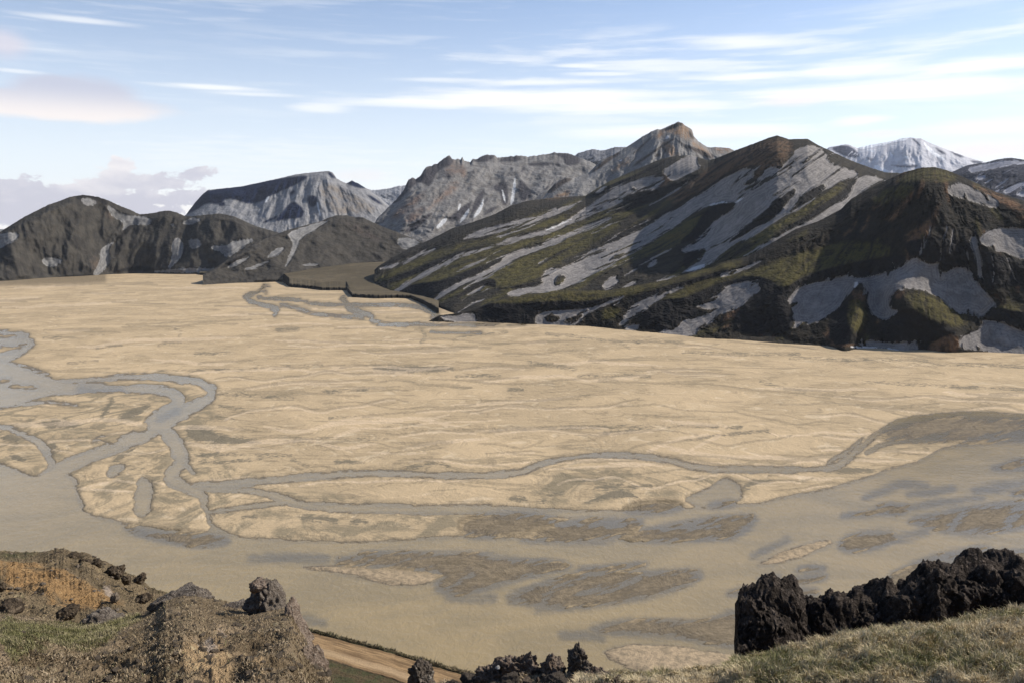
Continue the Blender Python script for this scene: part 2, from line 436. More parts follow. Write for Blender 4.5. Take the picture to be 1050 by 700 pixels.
def rillsA(field, n, box, ln, wd, mode, inside=None):
    for _ in range(n * 5):
        if n <= 0: break
        x = _q.uniform(box[0], box[2]); y = _q.uniform(box[1], box[3])
        if inside is not None and inside.at(np.array([x]), np.array([y]))[0] < .3: continue
        L = _q.uniform(*ln); a = math.atan2(y - 120, x - 950) + _q.uniform(-.15, .15); w = _q.uniform(*wd); ph = _q.uniform(0, 6)
        if x < 860: a = math.pi - math.radians(28 + _q.uniform(-6, 6))
        pts = [(x + L * (i / 5 - .5) * math.cos(a) + .8 * math.sin(ph + i * 1.3), y + L * (i / 5 - .5) * math.sin(a), w * (.3 + .7 * math.sin(math.pi * (.1 + .85 * i / 5))) - .1) for i in range(6)]
        (field.cutline if mode == 'cut' else field.line)(pts); n -= 1
edgeA = Field(*fa, res=1); edgeA.a = 2.2 - np.abs(Field.at(A_ash, *np.meshgrid(edgeA.x0 + np.arange(edgeA.nx), edgeA.y0 + np.arange(edgeA.ny))))
rillsA(A_ash, 90, (560,175,1060,362), (4, 16), (.5, 1.7), 'cut', edgeA)
rillsA(A_ash, 40, (560,175,1060,362), (4, 14), (.4, 1.2), 'add', edgeA)
A_ash.line(*[[(a, b, .45) for a, b in L] for L in (r6((555,530),(530,600),(495,680)), r6((635,540),(620,600),(600,680)), r6((670,550),(660,620),(650,680)), r7((520,0),(505,50),(490,110)), r7((620,0),(612,70),(600,140)), r7((740,90),(750,140),(760,180)), r7((880,120),(890,200),(880,260)), r7((960,130),(980,190),(1000,240)))])
rillsA(A_cl, 70, (850,190,1060,300), (10, 34), (.5, 1.4), 'add')
rillsA(A_moss, 50, (560,180,1060,350), (8, 30), (.8, 2.2), 'add')
rillsA(A_och, 26, (860,180,1060,350), (8, 26), (.6, 1.6), 'add')
A_cl.a = np.minimum(A_cl.a, -A_ash.a)
hillA = mountain('hill', 'dark rounded hill with a long green shelf and grey ash sheets at the right edge of the flood plain',
    [(436,331),(450,323.5),(470,321),(487,317),(502,310),(521,306),(551,301),(583,298),(625,298),(651,293),(684,287),(709,279.5),(728,275),(740,269),(767,263),(797,246),(816,235),(839,227),(862,215),(873,204),(890,194),(909,185),(926,177),(945,172),(958.5,171.5),(972,175),(995,185),(1021,197),(1050,206),(1120,228),(1250,262),(1400,300)],
    [(436,332),(485,333),(540,335),(600,337),(650,342),(680,345),(720,350),(760,352),(800,355),(850,358),(880,360),(960,362),(1050,366),(1400,384)],
    [(436,1330),(487,1400),(560,1400),(625,1390),(684,1420),(740,1430),(797,1450),(862,1530),(909,1560),(950,1480),(1050,1420),(1250,1350),(1400,1200)],
    mountain_mat('hill_surface', (.014,.0125,.010), (.030,.024,.017), ash=(.185,.168,.155), comb=.6, moss=(.072,.060,.02), px=1.7, edge=1.6),
    dict(ash=A_ash, moss=A_moss, ochre=A_och, cliff=A_cl, light=A_light), flow=radial(950, 120), gully=7, gw=8, lump=18, lumpw=34, seed=11,
    ridges=[([(882,292),(878,320),(866,357)], 10, 34), ([(925,298),(955,318),(975,345)], 20, 30), ([(925,298),(918,320),(925,360)], 12, 14),
            ([(950,200),(960,250),(945,262)], 25, 25), ([(885,240),(850,275)], 18, 12), ([(1010,250),(1020,290)], 16, 25)], crest=3)

# --- big middle hill with diagonal ribs
fb = (375, 130, 950, 350)
SHEET = (r4((390,182),(430,160),(480,152),(530,165),(575,205),(560,235),(640,270),(720,290),(738,312),(700,330),(640,345),(600,375),(520,430),(430,490),(340,540),(230,600),(110,680))
    + r3((1050,80),(960,150),(900,200),(850,235),(780,250),(725,270),(740,250),(790,215),(830,200),(850,165),(820,140),(780,145),(735,160),(722,142),(760,120),(820,95),(860,60),(900,0))
    + r2((790,680),(830,660),(880,600),(910,560),(1000,500),(1030,460),(960,455),(900,470),(830,500),(760,540),(700,590),(620,640),(560,680))
    + r3((680,15),(620,50),(560,95),(500,125),(430,155),(380,190),(300,240),(220,290),(140,330),(80,355),(0,362))
    + r1((950,420),(850,425),(790,440),(745,440),(735,430),(760,405),(840,395),(890,385),(930,370),(915,345),(940,300),(970,285),(1000,290))
    + r3((20,250),(80,235),(140,210),(200,175),(240,140),(290,130),(330,105),(370,95),(440,60),(500,30),(560,0))
    + r2((480,620),(560,580),(620,540),(680,505),(740,470),(800,430),(860,400),(900,370),(940,340))
    + r4((50,310),(100,285),(160,275),(172,290),(170,350),(190,330),(220,310),(230,285),(270,265),(320,280),(340,240),(385,205)))
B_ash = Field(*fb).add(SHEET,
    r1((45,285),(130,268),(200,235),(290,200),(350,175),(350,190),(280,215),(200,255),(130,285),(60,298)),
    r1((490,135),(560,100),(630,68),(720,55),(800,25),(870,18),(930,0),(1000,-40),(1020,-10),(920,30),(840,60),(740,85),(680,100),(600,115),(540,125)),
    r1((85,440),(150,390),(250,330),(330,290),(420,245),(500,205),(600,180),(690,155),(780,120),(880,100),(960,75),(1050,45),(1050,75),(960,100),(880,122),(780,148),(700,166),(600,195),(500,225),(430,262),(340,308),(260,350),(180,395),(100,442)),
    r1((330,465),(380,420),(460,375),(540,340),(620,300),(690,265),(720,230),(790,200),(880,180),(960,150),(1050,110),(1050,140),(960,175),(880,205),(800,235),(740,270),(660,310),(580,350),(500,380),(430,420),(370,455),(340,470)),
    r1((510,435),(560,405),(620,375),(600,400),(550,435)),
    r2((0,610),(60,580),(140,540),(210,490),(290,440),(360,380),(430,355),(520,330),(600,320),(635,325),(635,345),(600,380),(580,390),(540,395),(480,405),(430,420),(400,470),(330,500),(250,520),(170,560),(90,590),(0,627)),
    r2((620,290),(700,245),(790,200),(815,210),(810,250),(830,275),(780,300),(700,340),(670,345),(650,320)),
    r2((0,520),(60,500),(130,470),(210,445),(150,480),(60,530),(0,548)),
    r2((-20,670),(80,640),(160,610),(260,565),(360,540),(350,550),(270,590),(180,625),(90,660),(-20,700)),
    r2((265,402),(320,368),(322,380),(280,406)),
    r3((540,240),(560,200),(590,180),(602,195),(580,225)), r3((300,320),(340,290),(390,270),(375,295),(400,310),(340,345),(310,355)),
    r3((400,345),(450,310),(500,295),(480,325),(440,342)), r3((575,312),(640,288),(725,272),(680,294)),
    r4((738,320),(800,318),(895,333),(830,360),(790,380),(760,400),(700,460),(640,510),(560,550),(480,590),(400,620),(330,660),(240,690),(300,645),(400,592),(480,555),(540,515),(600,470),(660,450),(690,415),(710,370)),
    r5((500,0),(400,50),(300,105),(200,158),(100,192),(30,208),(140,162),(200,118),(280,78),(360,33),(430,-4)))
B_ash.cut(r4((395,388),(370,398),(290,440),(240,500),(160,565),(50,655),(45,675),(110,645),(160,608),(200,592),(270,552),(320,512),(350,462),(392,415)),
    r4((552,362),(500,372),(440,418),(400,470),(355,518),(420,482),(490,442),(542,402),(560,380)),
    r3((45,300),(70,272),(100,275),(103,300),(80,325),(45,330)), r3((820,185),(825,140),(850,125),(858,150),(840,182)),
    r3((335,200),(370,165),(425,150),(420,165),(370,190)), r4((110,362),(150,330),(190,330),(185,350),(150,365)), r2((455,395),(460,375),(485,385),(480,402)),
    r3((790,175),(740,165),(790,140),(822,140),(815,170)))
B_moss = Field(*fb).add(
    r1((20,350),(120,300),(250,245),(330,210),(420,180),(500,160),(600,140),(700,115),(860,65),(990,20),(1050,0),(1050,25),(900,75),(780,110),(640,140),(560,165),(450,195),(350,235),(250,280),(150,320),(60,360)),
    r1((80,388),(180,345),(300,300),(400,255),(520,215),(640,180),(750,165),(870,135),(1000,95),(1050,85),(1050,105),(900,150),(800,180),(700,200),(560,235),(440,280),(350,320),(240,360),(150,390)),
    r1((180,390),(300,335),(420,300),(520,260),(620,235),(700,215),(640,250),(560,290),(450,330),(360,370),(330,410),(300,380)),
    r1((600,340),(700,290),(800,235),(900,200),(1050,140),(1050,240),(950,290),(850,340),(780,375),(700,395),(650,370),(560,380),(480,420),(350,480),(440,420),(520,385)),
    r3((0,130),(100,90),(200,50),(290,0),(420,0),(330,50),(230,100),(150,150),(60,190),(0,205)),
    r3((140,330),(230,280),(330,220),(430,170),(520,130),(600,95),(680,50),(760,10),(860,0),(800,50),(700,110),(620,130),(560,160),(480,190),(400,230),(300,270),(220,300)),
    r4((240,600),(330,540),(430,480),(520,440),(600,390),(650,350),(640,400),(560,460),(450,520),(350,580),(230,650),(130,690)),
    r2((560,680),(650,620),(720,580),(800,530),(850,520),(800,580),(700,640),(640,690)),
    r2((0,660),(90,620),(220,560),(330,510),(440,470),(400,500),(300,545),(200,590),(100,640),(0,680)),
    r2((200,420),(330,350),(450,310),(560,285),(520,310),(400,345),(320,390),(240,440)),
    r5((0,210),(100,180),(200,170),(260,170),(150,200),(60,225),(0,240)))
B_och = Field(*fb).add(
    r4((0,230),(80,185),(200,140),(280,118),(380,130),(380,200),(320,260),(240,280),(160,260),(60,290),(0,320)),
    r2((640,440),(800,330),(900,260),(1000,210),(1050,190),(1050,270),(950,320),(850,390),(700,470)), r4((190,250),(260,250),(230,290),(180,340),(190,300)),
    r2((640,300),(660,280),(690,330),(640,380),(600,390)), r3((640,60),(740,40),(760,60),(660,100)), r2((0,430),(100,395),(140,400),(120,430),(20,445)))
B_cl = Field(*fb).add(
    r1((40,280),(130,240),(250,200),(300,160),(330,175),(200,225),(120,262),(60,290)),
    r1((110,340),(250,290),(400,225),(500,195),(600,172),(600,180),(500,203),(420,243),(330,288),(200,340),(90,375)),
    r1((150,390),(260,370),(350,360),(450,330),(440,360),(380,420),(330,470),(300,490),(100,440)),
    r1((440,330),(560,290),(680,250),(720,225),(690,262),(620,300),(540,338),(460,372),(380,418)),
    r1((540,380),(620,345),(680,350),(670,400),(620,380),(560,403),(500,440),(440,460)),
    r1((750,390),(870,360),(920,370),(890,385),(840,393),(760,402)),
    r1((240,450),(320,470),(390,500),(420,520),(330,510),(240,480)),
    r2((400,470),(430,420),(480,405),(540,395),(580,390),(640,375),(720,360),(800,310),(830,300),(760,370),(640,430),(520,480),(400,520),(330,500)),
    r2((700,500),(820,410),(900,350),(960,310),(1050,275),(1000,300),(900,370),(800,430),(640,530),(540,590),(420,650),(330,680),(380,630),(560,540)),
    r2((840,520),(900,475),(960,460),(1020,465),(1000,500),(910,560),(860,620),(800,670),(700,690),(800,600)),
    r3((310,80),(400,60),(520,10),(560,0),(500,30),(440,60),(370,95),(330,105)), r3((240,130),(290,120),(290,130),(240,140)),
    r3((390,300),(400,230),(420,240),(400,300)), r3((480,320),(520,270),(520,310)), r3((735,160),(790,140),(820,140),(845,130),(850,165),(790,210),(740,245)),
    r4((395,388),(370,398),(290,440),(240,500),(160,565),(50,655),(45,675),(110,645),(160,608),(200,592),(270,552),(320,512),(350,462),(392,415)),
    r4((552,362),(500,372),(440,418),(400,470),(355,518),(420,482),(490,442),(542,402),(560,380)),
    r4((700,340),(738,322),(710,370),(690,415),(660,450),(600,470),(540,515),(480,555),(400,592),(300,645),(240,690),(300,620),(440,540),(560,460),(650,400)),
    r2((200,430),(330,370),(480,310),(600,250),(680,215),(620,260),(480,330),(360,390),(240,445)))
B_cl.a = np.minimum(B_cl.a, -B_ash.a)
B_light = Field(*fb).add(r2((870,475),(920,462),(950,452),(990,462),(950,462),(900,478)), r4((120,432),(80,450),(70,470),(110,445)), r3((740,262),(850,235),(860,215),(800,225)),
    r2((0,605),(60,583),(140,548),(130,556),(60,592),(0,614)))
# thin rills and ribs that follow the fall of the slopes
_q = random.Random(77)
def rills(field, n, box, slope, ln, wd, mode, inside=None, jit=.12):
    for _ in range(n * 4):
        if n <= 0: break
        x = _q.uniform(box[0], box[2]); y = _q.uniform(box[1], box[3])
        if inside is not None and inside.at(np.array([x]), np.array([y]))[0] < .5: continue
        L = _q.uniform(*ln); g = slope(x, y) + _q.uniform(-jit, jit); w = _q.uniform(*wd); ph = _q.uniform(0, 6)
        pts = [(x + L * (i / 5 - .5) * math.cos(g), y - L * (i / 5 - .5) * math.sin(g) + .7 * math.sin(ph + i * 1.4), w * math.sin(math.pi * (.1 + .85 * i / 5)) - .1) for i in range(6)]
        (field.cutline if mode == 'cut' else field.line)(pts); n -= 1
sB = lambda x, y: math.radians(24 + 12 * min(1, max(0, (x - 560) / 240)))
allB = Field(*fb, res=1).add([(390,300),(450,262),(560,212),(640,195),(700,172),(790,145),(860,170),(900,180),(820,250),(740,275),(620,300),(500,320),(430,312)])
rills(B_ash, 46, (420,150,900,320), sB, (14, 50), (.5, 1.0), 'cut', B_ash)
rills(B_ash, 26, (400,160,900,320), sB, (16, 60), (.35, .9), 'add', allB)
rills(B_moss, 60, (390,200,860,325), sB, (20, 70), (1.2, 3.2), 'add', allB)
rills(B_cl, 60, (390,170,880,325), sB, (16, 60), (.5, 1.6), 'add', allB)
B_cl.a = np.minimum(B_cl.a, -B_ash.a)
def flowB(X, Y):
    k = smooth(560, 800, X)
    g = .42 + .35 * k
    return (Y + g * (X - 560) - .25 * np.maximum(0, 480 - X)) / np.sqrt(1 + g * g), (X - g * Y)
hillB = mountain('ribbed_hill', 'long hill with diagonal green ribs and grey ash flows running down to the left',
    [(384,277),(388,273),(400,266),(418,256),(433,249.5),(445,244),(464,234),(483,228.5),(507,220),(524,211),(541,206),(566,203),(600,201),(623,187),(650,175),(664,169),(678,163),(693,160),(706,159.5),(716,161.5),(726,164.5),(733,163),(743,159),(755,154),(774,147),(789.5,141),(797,139),(809,143),(828,142.5),(839,149),(854,156),(873,165),(892,172),(908,177),(930,178),(980,200),(1050,240)],
    [(384,299),(400,304.5),(430,309),(447,316),(470,327),(500,333),(540,336),(600,338),(650,343),(700,348),(800,356),(900,362),(1050,368)],
    [(384,2250),(445,2500),(500,2450),(566,2600),(640,2600),(712,2450),(731,2300),(760,2100),(797,1980),(850,1980),(923,2050),(1050,2000)],
    mountain_mat('ribbed_surface', (.022,.020,.017), (.044,.037,.027), ash=(.215,.196,.18), moss=(.088,.074,.025), ochre=(.12,.075,.045), px=2.1, edge=1.7),
    dict(ash=B_ash, moss=B_moss, ochre=B_och, cliff=B_cl, light=B_light), flow=flowB, gully=9, gw=7, lump=16, lumpw=26, seed=23, blend=.7, crest=3, crest_sm=9)


f2 = (555, 115, 800, 260)
M2 = dict(
    ochre=Field(*f2).add(r2((620,150),(650,125),(695,170),(718,218),(690,222),(645,190)), r2((350,290),(440,215),(448,250),(370,292)),
        r2((625,75),(715,25),(755,50),(795,110),(770,130),(700,95),(650,80)), r2((780,130),(850,170),(900,215),(870,210),(800,165)), r2((40,430),(120,390),(130,420),(60,450)),
        r2((900,170),(990,165),(1010,185),(930,200)), r2((590,100),(620,68),(640,100),(600,120))),
    cliff=Field(*f2).add(r2((235,305),(290,250),(350,205),(395,185),(400,200),(340,240),(270,292)), r2((735,145),(850,180),(905,228),(880,228),(800,190)),
        r2((470,255),(600,165),(700,108),(695,120),(600,180),(480,268)), r2((628,150),(650,192),(640,195),(620,155)), r2((630,70),(715,25),(740,40),(700,60),(650,75)),
        r2((770,70),(800,110),(790,125),(765,95)), r2((460,200),(540,130),(600,80),(560,120),(480,200)), r2((0,400),(60,350),(110,325),(150,335),(90,365),(20,420)),
        r2((580,215),(600,190),(620,205),(600,218)), r2((690,110),(760,160),(780,195),(740,160)), r2((800,190),(840,230),(820,235)), r2((560,270),(640,225),(700,210),(640,240))),
    light=Field(*f2).add(r2((640,118),(650,100),(668,105),(650,120)), r2((395,235),(410,228),(405,240))))
mountain('peaked_mountain', 'grey peaked mountain with a brown craggy summit and an ochre streak',
    [(556,204),(563,195),(570,187),(581,181),(589,183),(604,177),(611,170),(617,164),(629,159),(644,150),(659,140),(668,135),(674,132.5),(678,133),(682,131),(690,127.5),(696,124.8),(700,126.5),(703,129.5),(707,131),(710,134),(711,139),(716,145),(722,149),(727,151.5),(735,151),(747,152),(752,154),(775,168),(800,190)],
    [(556,2700),(800,2700)], [(556,3200),(640,3500),(696,3500),(760,3500),(800,3300)],
    mountain_mat('peak_surface', (.15,.142,.132), (.225,.213,.2), moss=(.09,.08,.03), ochre=(.24,.15,.085), cliff=(.06,.05,.045), bs=.6, px=3.4, edge=1.1),
    M2, flow=radial(700, 90), gully=16, gw=9, lump=60, lumpw=24, seed=31, jag=.6, top0=.88, base_is_R=True, bl=2, wts=dict(cliff=.45))

# --- craggy grey mountain
f3 = (395, 145, 640, 270)
M3 = dict(
    cliff=Field(*f3).add(r8((0,360),(60,300),(100,225),(145,225),(180,200),(200,165),(260,140),(315,103),(345,125),(330,160),(260,180),(215,270),(185,262),(160,240),(100,290),(40,360)),
        r8((580,135),(620,108),(705,103),(700,137),(600,138)), r8((740,143),(870,140),(865,157),(750,162)), r8((850,95),(900,87),(980,93),(1030,110),(1020,152),(960,160),(940,150),(930,110)),
        r8((440,130),(480,118),(510,100),(562,100),(560,118),(510,142),(460,138)), r8((552,272),(600,240),(636,250),(637,372),(602,372),(592,300),(560,290)),
        r8((688,240),(712,235),(782,322),(690,357)), r8((450,350),(500,280),(512,290),(480,380),(430,432)), r8((290,455),(400,370),(450,340),(420,400),(360,462)),
        r8((495,435),(520,390),(600,368),(560,402)), r8((600,405),(700,375),(800,345),(900,345),(940,350),(900,375),(800,395),(700,412)),
        r8((800,335),(900,255),(960,212),(1002,235),(880,292)), r8((60,520),(160,440),(240,400),(200,450),(120,520)), r8((500,350),(525,320),(530,340),(510,365)),
        r8((700,190),(720,160),(728,175),(712,192)), r8((640,175),(655,165),(662,180)), r8((440,190),(450,178),(458,195),(448,205)), r8((820,290),(860,258),(850,285)),
        r8((305,225),(310,190),(325,215),(318,232)), r8((880,150),(910,140),(918,160),(900,168))),
    ochre=Field(*f3).add(r8((300,290),(350,235),(375,260),(330,315),(240,370),(190,410),(250,330)), r8((0,430),(60,370),(150,310),(190,305),(140,370),(60,440),(0,460)),
        r8((290,175),(330,125),(370,150),(400,160),(418,215),(392,225),(370,190),(310,225)), r8((870,335),(960,288),(975,322),(880,340)), r8((700,270),(740,300),(750,330),(700,345)), r8((60,450),(160,380),(200,390),(120,470))),
    light=Field(*f3).add(r8((368,468),(420,388),(432,398),(390,462)), r8((240,498),(290,438),(312,443),(270,492)), r8((600,290),(608,290),(625,350),(616,360)),
        r8((645,365),(668,225),(678,225),(672,330),(655,370)), r8((440,440),(490,370),(500,330),(505,335),(500,380),(470,430)), r8((360,400),(375,360),(382,368),(372,402))))
mountain('craggy_mountain', 'craggy grey mountain with rust brown scree on its left side',
    [(378,240),(386,225),(395,216),(404,207),(413,197),(417,188),(419,184.5),(423,182),(426,184),(428,182.5),(431,181),(434,175),(438,171),(443,170),(448,168),(452,165),(455,163),(458,160.5),(461,160),(464,163),(466,164),(470,163),(472,164),(474,161),(476,165),(482,166.5),(485,163),(488,164),(491,162),(497,159),(507,159),(510,162),(533,159.5),(541,161),(562,158),(568,156.5),(583,157.5),(592,161),(608,167),(620,178),(650,200)],
    [(378,3500),(430,3300),(650,3600)], [(378,4000),(430,4400),(500,4700),(580,4800),(650,4600)],
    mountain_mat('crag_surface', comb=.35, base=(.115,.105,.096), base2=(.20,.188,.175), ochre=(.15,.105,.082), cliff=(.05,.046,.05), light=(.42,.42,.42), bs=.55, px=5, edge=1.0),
    M3, flow=slanted(.55), gully=16, gw=11, lump=120, lumpw=26, seed=41, jag=.9, top0=.90, base_is_R=True, bl=7, blend=.45, wts=dict(cliff=.5))

# --- flat topped mountain
f4 = (180, 165, 450, 270)
M4 = dict(
    cliff=Field(*f4).add(q2((30,305),(45,290),(72,255),(100,225),(125,206),(250,192),(400,161),(510,148),(500,165),(470,182),(430,202),(380,222),(345,245),(290,263),(245,250),(200,236),(170,265),(120,255),(80,285)),
        q2((437,215),(455,205),(462,215),(445,228)), q2((400,300),(440,255),(460,250),(495,280),(490,315),(430,318),(380,330)), q2((590,132),(620,162),(600,162),(585,145)),
        q2((655,182),(680,168),(705,182),(740,200),(700,200)), q2((500,230),(540,225),(550,260),(520,280)), q2((160,260),(190,250),(190,268),(170,270)), q2((330,330),(400,300),(380,320),(340,335)),
        q2((740,220),(800,260),(790,265),(740,235))),
    light=Field(*f4).add(q2((340,250),(358,228),(362,232),(350,256)), q2((540,250),(548,255),(560,310),(552,300))),
    ochre=Field(*f4).add(q2((550,180),(620,190),(720,240),(780,290),(700,300),(600,300),(560,240))))
mountain('table_mountain', 'far flat topped mountain with blue shade coloured onto the cliff band on its left side',
    [(170,236),(185,225),(191,220),(200,208),(207,200),(213,195),(247,191.5),(287,183),(303,179),(320,177),(337,175.5),(341,177),(345,183),(350,186),(355,188),(358,187),(361,185),(364,187),(367,188),(375,193),(390,203),(410,222),(440,245)],
    [(170,4900),(440,4900)], [(170,6200),(440,5800)],
    mountain_mat('table_surface', comb=.35, base=(.15,.147,.148), base2=(.22,.215,.215), ochre=(.16,.135,.11), cliff=(.004,.009,.03), light=(.5,.5,.5), bs=.5, px=7, edge=.9),  # cliff colour holds the blue shade of the left band; crags share it
    M4, flow=radial(320, 120, 1.3), gully=20, gw=12, lump=110, lumpw=26, seed=53, jag=.35, top0=.85, base_is_R=True, bl=3, wts=dict(cliff=.25))

mountain('distant_ridge', 'pale distant ridge between the flat topped and the craggy mountain', [(350,215),(365,196),(375,193),(380,195),(388,195),(394,194),(401,193),(407,191),(412,191),(420,189),(430,188),(450,200),(470,215)],
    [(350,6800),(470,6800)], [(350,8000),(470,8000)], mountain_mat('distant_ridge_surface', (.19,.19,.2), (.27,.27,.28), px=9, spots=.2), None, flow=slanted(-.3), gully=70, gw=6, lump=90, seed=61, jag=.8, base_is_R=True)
mountain('back_ridge', 'low grey ridge behind the craggy mountain, left of the pointed peak', [(575,180),(585,165),(592,157.5),(600,155),(608,153),(615,154.5),(621,154),(630,151),(642,151),(655,152),(680,170)],
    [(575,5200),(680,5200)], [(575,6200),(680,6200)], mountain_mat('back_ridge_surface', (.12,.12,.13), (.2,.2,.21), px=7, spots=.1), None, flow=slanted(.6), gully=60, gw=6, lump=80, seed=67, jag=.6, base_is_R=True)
mountain('far_left_hills', 'distant hills at the far left edge of the plain', [(-420,205),(-300,215),(-150,222),(-40,230),(0,235),(12,236),(30,244),(60,262)],
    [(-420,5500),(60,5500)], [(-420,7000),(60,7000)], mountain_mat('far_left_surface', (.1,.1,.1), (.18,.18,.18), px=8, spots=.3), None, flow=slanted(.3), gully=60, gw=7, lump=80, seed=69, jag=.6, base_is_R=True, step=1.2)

f7 = (830, 130, 1120, 220)
M7 = dict(cliff=Field(*f7).add(r6((0,115),(90,95),(140,120),(170,160),(130,175),(60,150)), r6((320,205),(400,210),(480,205),(470,222),(380,220)), r6((440,60),(470,72),(500,110),(470,90)),
          r6((760,180),(830,188),(820,200),(770,195)), r6((200,160),(240,180),(220,190)), r6((560,100),(640,150),(600,150)), r6((640,125),(740,165),(690,165))),
          light=Field(*f7).add(r6((150,115),(250,95),(340,80),(320,95),(240,110),(180,125)), r6((200,120),(245,130),(230,140)), r6((230,200),(300,225),(330,245),(260,240)), r6((330,130),(350,165),(330,160)),
          r6((500,70),(560,130),(640,180),(600,180),(530,130)), r6((400,150),(440,170),(420,180)), r6((340,72),(430,60),(420,70),(350,85))))
mountain('snowy_mountain', 'far pale mountain streaked with snow under thin cloud at the right', [(835,165),(850,151),(860,149.5),(867,148),(872,149),(879,152),(890,149.5),(898,148),(906,146.5),(915,145),(925,142),(934,141),(940,142),(945,142),(950,145),(957,148),(965,151),(972,154),(980,157),(991,161),(1000,164),(1008,166),(1040,175),(1100,200)],
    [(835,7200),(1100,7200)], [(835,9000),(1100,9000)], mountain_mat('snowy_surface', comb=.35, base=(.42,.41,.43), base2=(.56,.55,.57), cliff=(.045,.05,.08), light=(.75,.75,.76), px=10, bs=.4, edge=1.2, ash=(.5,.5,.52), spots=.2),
    M7, flow=radial(935, 80, 1.0), gully=30, gw=12, lump=120, lumpw=24, seed=71, jag=.5, base_is_R=True)
f8 = (960, 150, 1300, 240)
M8 = dict(ash=Field(*f8).add(r6((745,225),(800,205),(900,190),(980,180),(1040,185),(1100,200),(1000,205),(900,225),(820,240),(770,255)), r6((790,270),(850,255),(840,280),(800,290)), r6((830,300),(890,275),(850,305)),
          r6((890,330),(970,270),(960,290),(900,335)), r6((930,345),(1000,310),(1060,290),(1100,300),(1020,330),(960,365)), r6((1000,365),(1060,330),(1100,340),(1050,380))))
mountain('striped_mountain', 'dark blue mountain with grey stripes at the right edge behind the rounded hill', [(955,200),(970,180),(977,176),(984,173),(991,170),(1000,168),(1010,167),(1021,164),(1030,162.5),(1037,162),(1044,163),(1050,164),(1120,172),(1250,190),(1400,225)],
    [(955,3300),(1400,3300)], [(955,4600),(1400,4300)], mountain_mat('striped_surface', (.022,.024,.036), (.05,.05,.065), ash=(.24,.24,.27), px=5, edge=1.2, spots=.15), M8, flow=slanted(.6), gully=30, gw=7, lump=60, seed=81, base_is_R=True, step=1.0)

# --- middle hill and left hills
f5 = (200, 210, 480, 290)
M5 = dict(ash=Field(*f5).add(q2((430,375),(500,345),(595,318),(560,347),(480,392),(468,430),(445,475),(428,500),(420,498),(440,450),(455,408),(440,392)), q2((345,468),(385,430),(415,423),(422,432),(385,462)),
          q2((290,462),(240,500),(190,508),(230,478),(270,465)), q2((375,472),(310,512),(250,514),(320,488)), q2((480,495),(520,488),(560,492),(500,500)), q2((860,385),(950,402),(900,432),(872,434),(850,410))),
          cliff=Field(*f5).add(q2((680,305),(730,315),(700,322)), q2((720,345),(750,345),(740,362),(720,355)), q2((690,345),(700,352),(692,358)), q2((820,375),(850,400),(860,425),(830,400)),
          q2((740,440),(800,465),(780,480),(760,460)), q2((160,510),(230,465),(290,445),(240,480),(200,505))),
          ochre=Field(*f5).add(q2((640,320),(700,340),(760,380),(800,400),(760,400),(700,370))))
mountain('dark_cone_hill', 'dark grey cone shaped hill with a thin ash gully in the middle distance', [(208,281),(220,275),(240,262),(260,249.5),(295,236),(329,227),(338,223),(345,221),(356,221),(364,223),(372,223),(378,226),(393,233),(412,240),(433,248),(447,255),(470,270),(490,284)],
    [(208,2450),(300,2540),(400,2720),(490,2650)], [(208,2510),(300,2840),(350,3050),(420,3000),(490,2750)],
    mountain_mat('cone_surface', comb=.1, base=(.038,.034,.029), base2=(.06,.053,.044), ash=(.17,.163,.155), bs=.45, ochre=(.075,.06,.05), px=4.2, edge=1.0), M5, flow=slanted(-.12), gully=.8, gw=14, lump=60, lumpw=24, seed=91, jag=.4, base_is_R=True)
f6 = (-30, 190, 420, 300)
M6 = dict(ash=Field(*f6).add([(83,203),(92,203),(100,207),(98,211),(88,211),(84,208)], [(109,211),(115,212),(125,220),(157,223),(153,232),(139,230),(131,232),(124,240),(127,228),(115,223)],
          [(117,248),(113,252),(111,259),(114,267),(107,277),(99,283),(95,281),(103,269),(101,257),(109,251)], [(42,265),(56,263),(66,268),(53,275),(45,272)], [(-10,242),(16,237),(21,243),(5,253),(-10,258)],
          [(175,249),(184,243),(189,251),(187,263),(179,272),(171,277),(177,264)], [(193,245),(205,245),(207,253),(197,257),(193,252)], [(187,228),(197,223),(207,225),(200,230),(189,231)], [(175,230),(179,229),(179,232),(176,232)],
          [(215,252),(232,252),(240,247),(264,244),(248,255),(237,263),(231,264),(229,259),(219,257)], [(150,279),(185,275),(222,275),(222,279),(185,280)]),
          cliff=Field(*f6).add([(76,203),(84,199),(100,201),(112,207),(108,212),(100,206),(90,202),(82,206)], [(189,251),(192,252),(188,265),(180,274),(186,262)], [(124,240),(130,233),(138,231),(128,243),(117,247)],
          [(238,245),(252,243),(250,248),(240,248)], [(60,283),(100,280),(95,285),(60,287)], [(125,275),(152,272),(160,278),(120,279)]),
          ochre=Field(*f6).add([(95,262),(103,268),(97,278),(92,272)], [(110,213),(118,225),(112,226),(106,215)]))
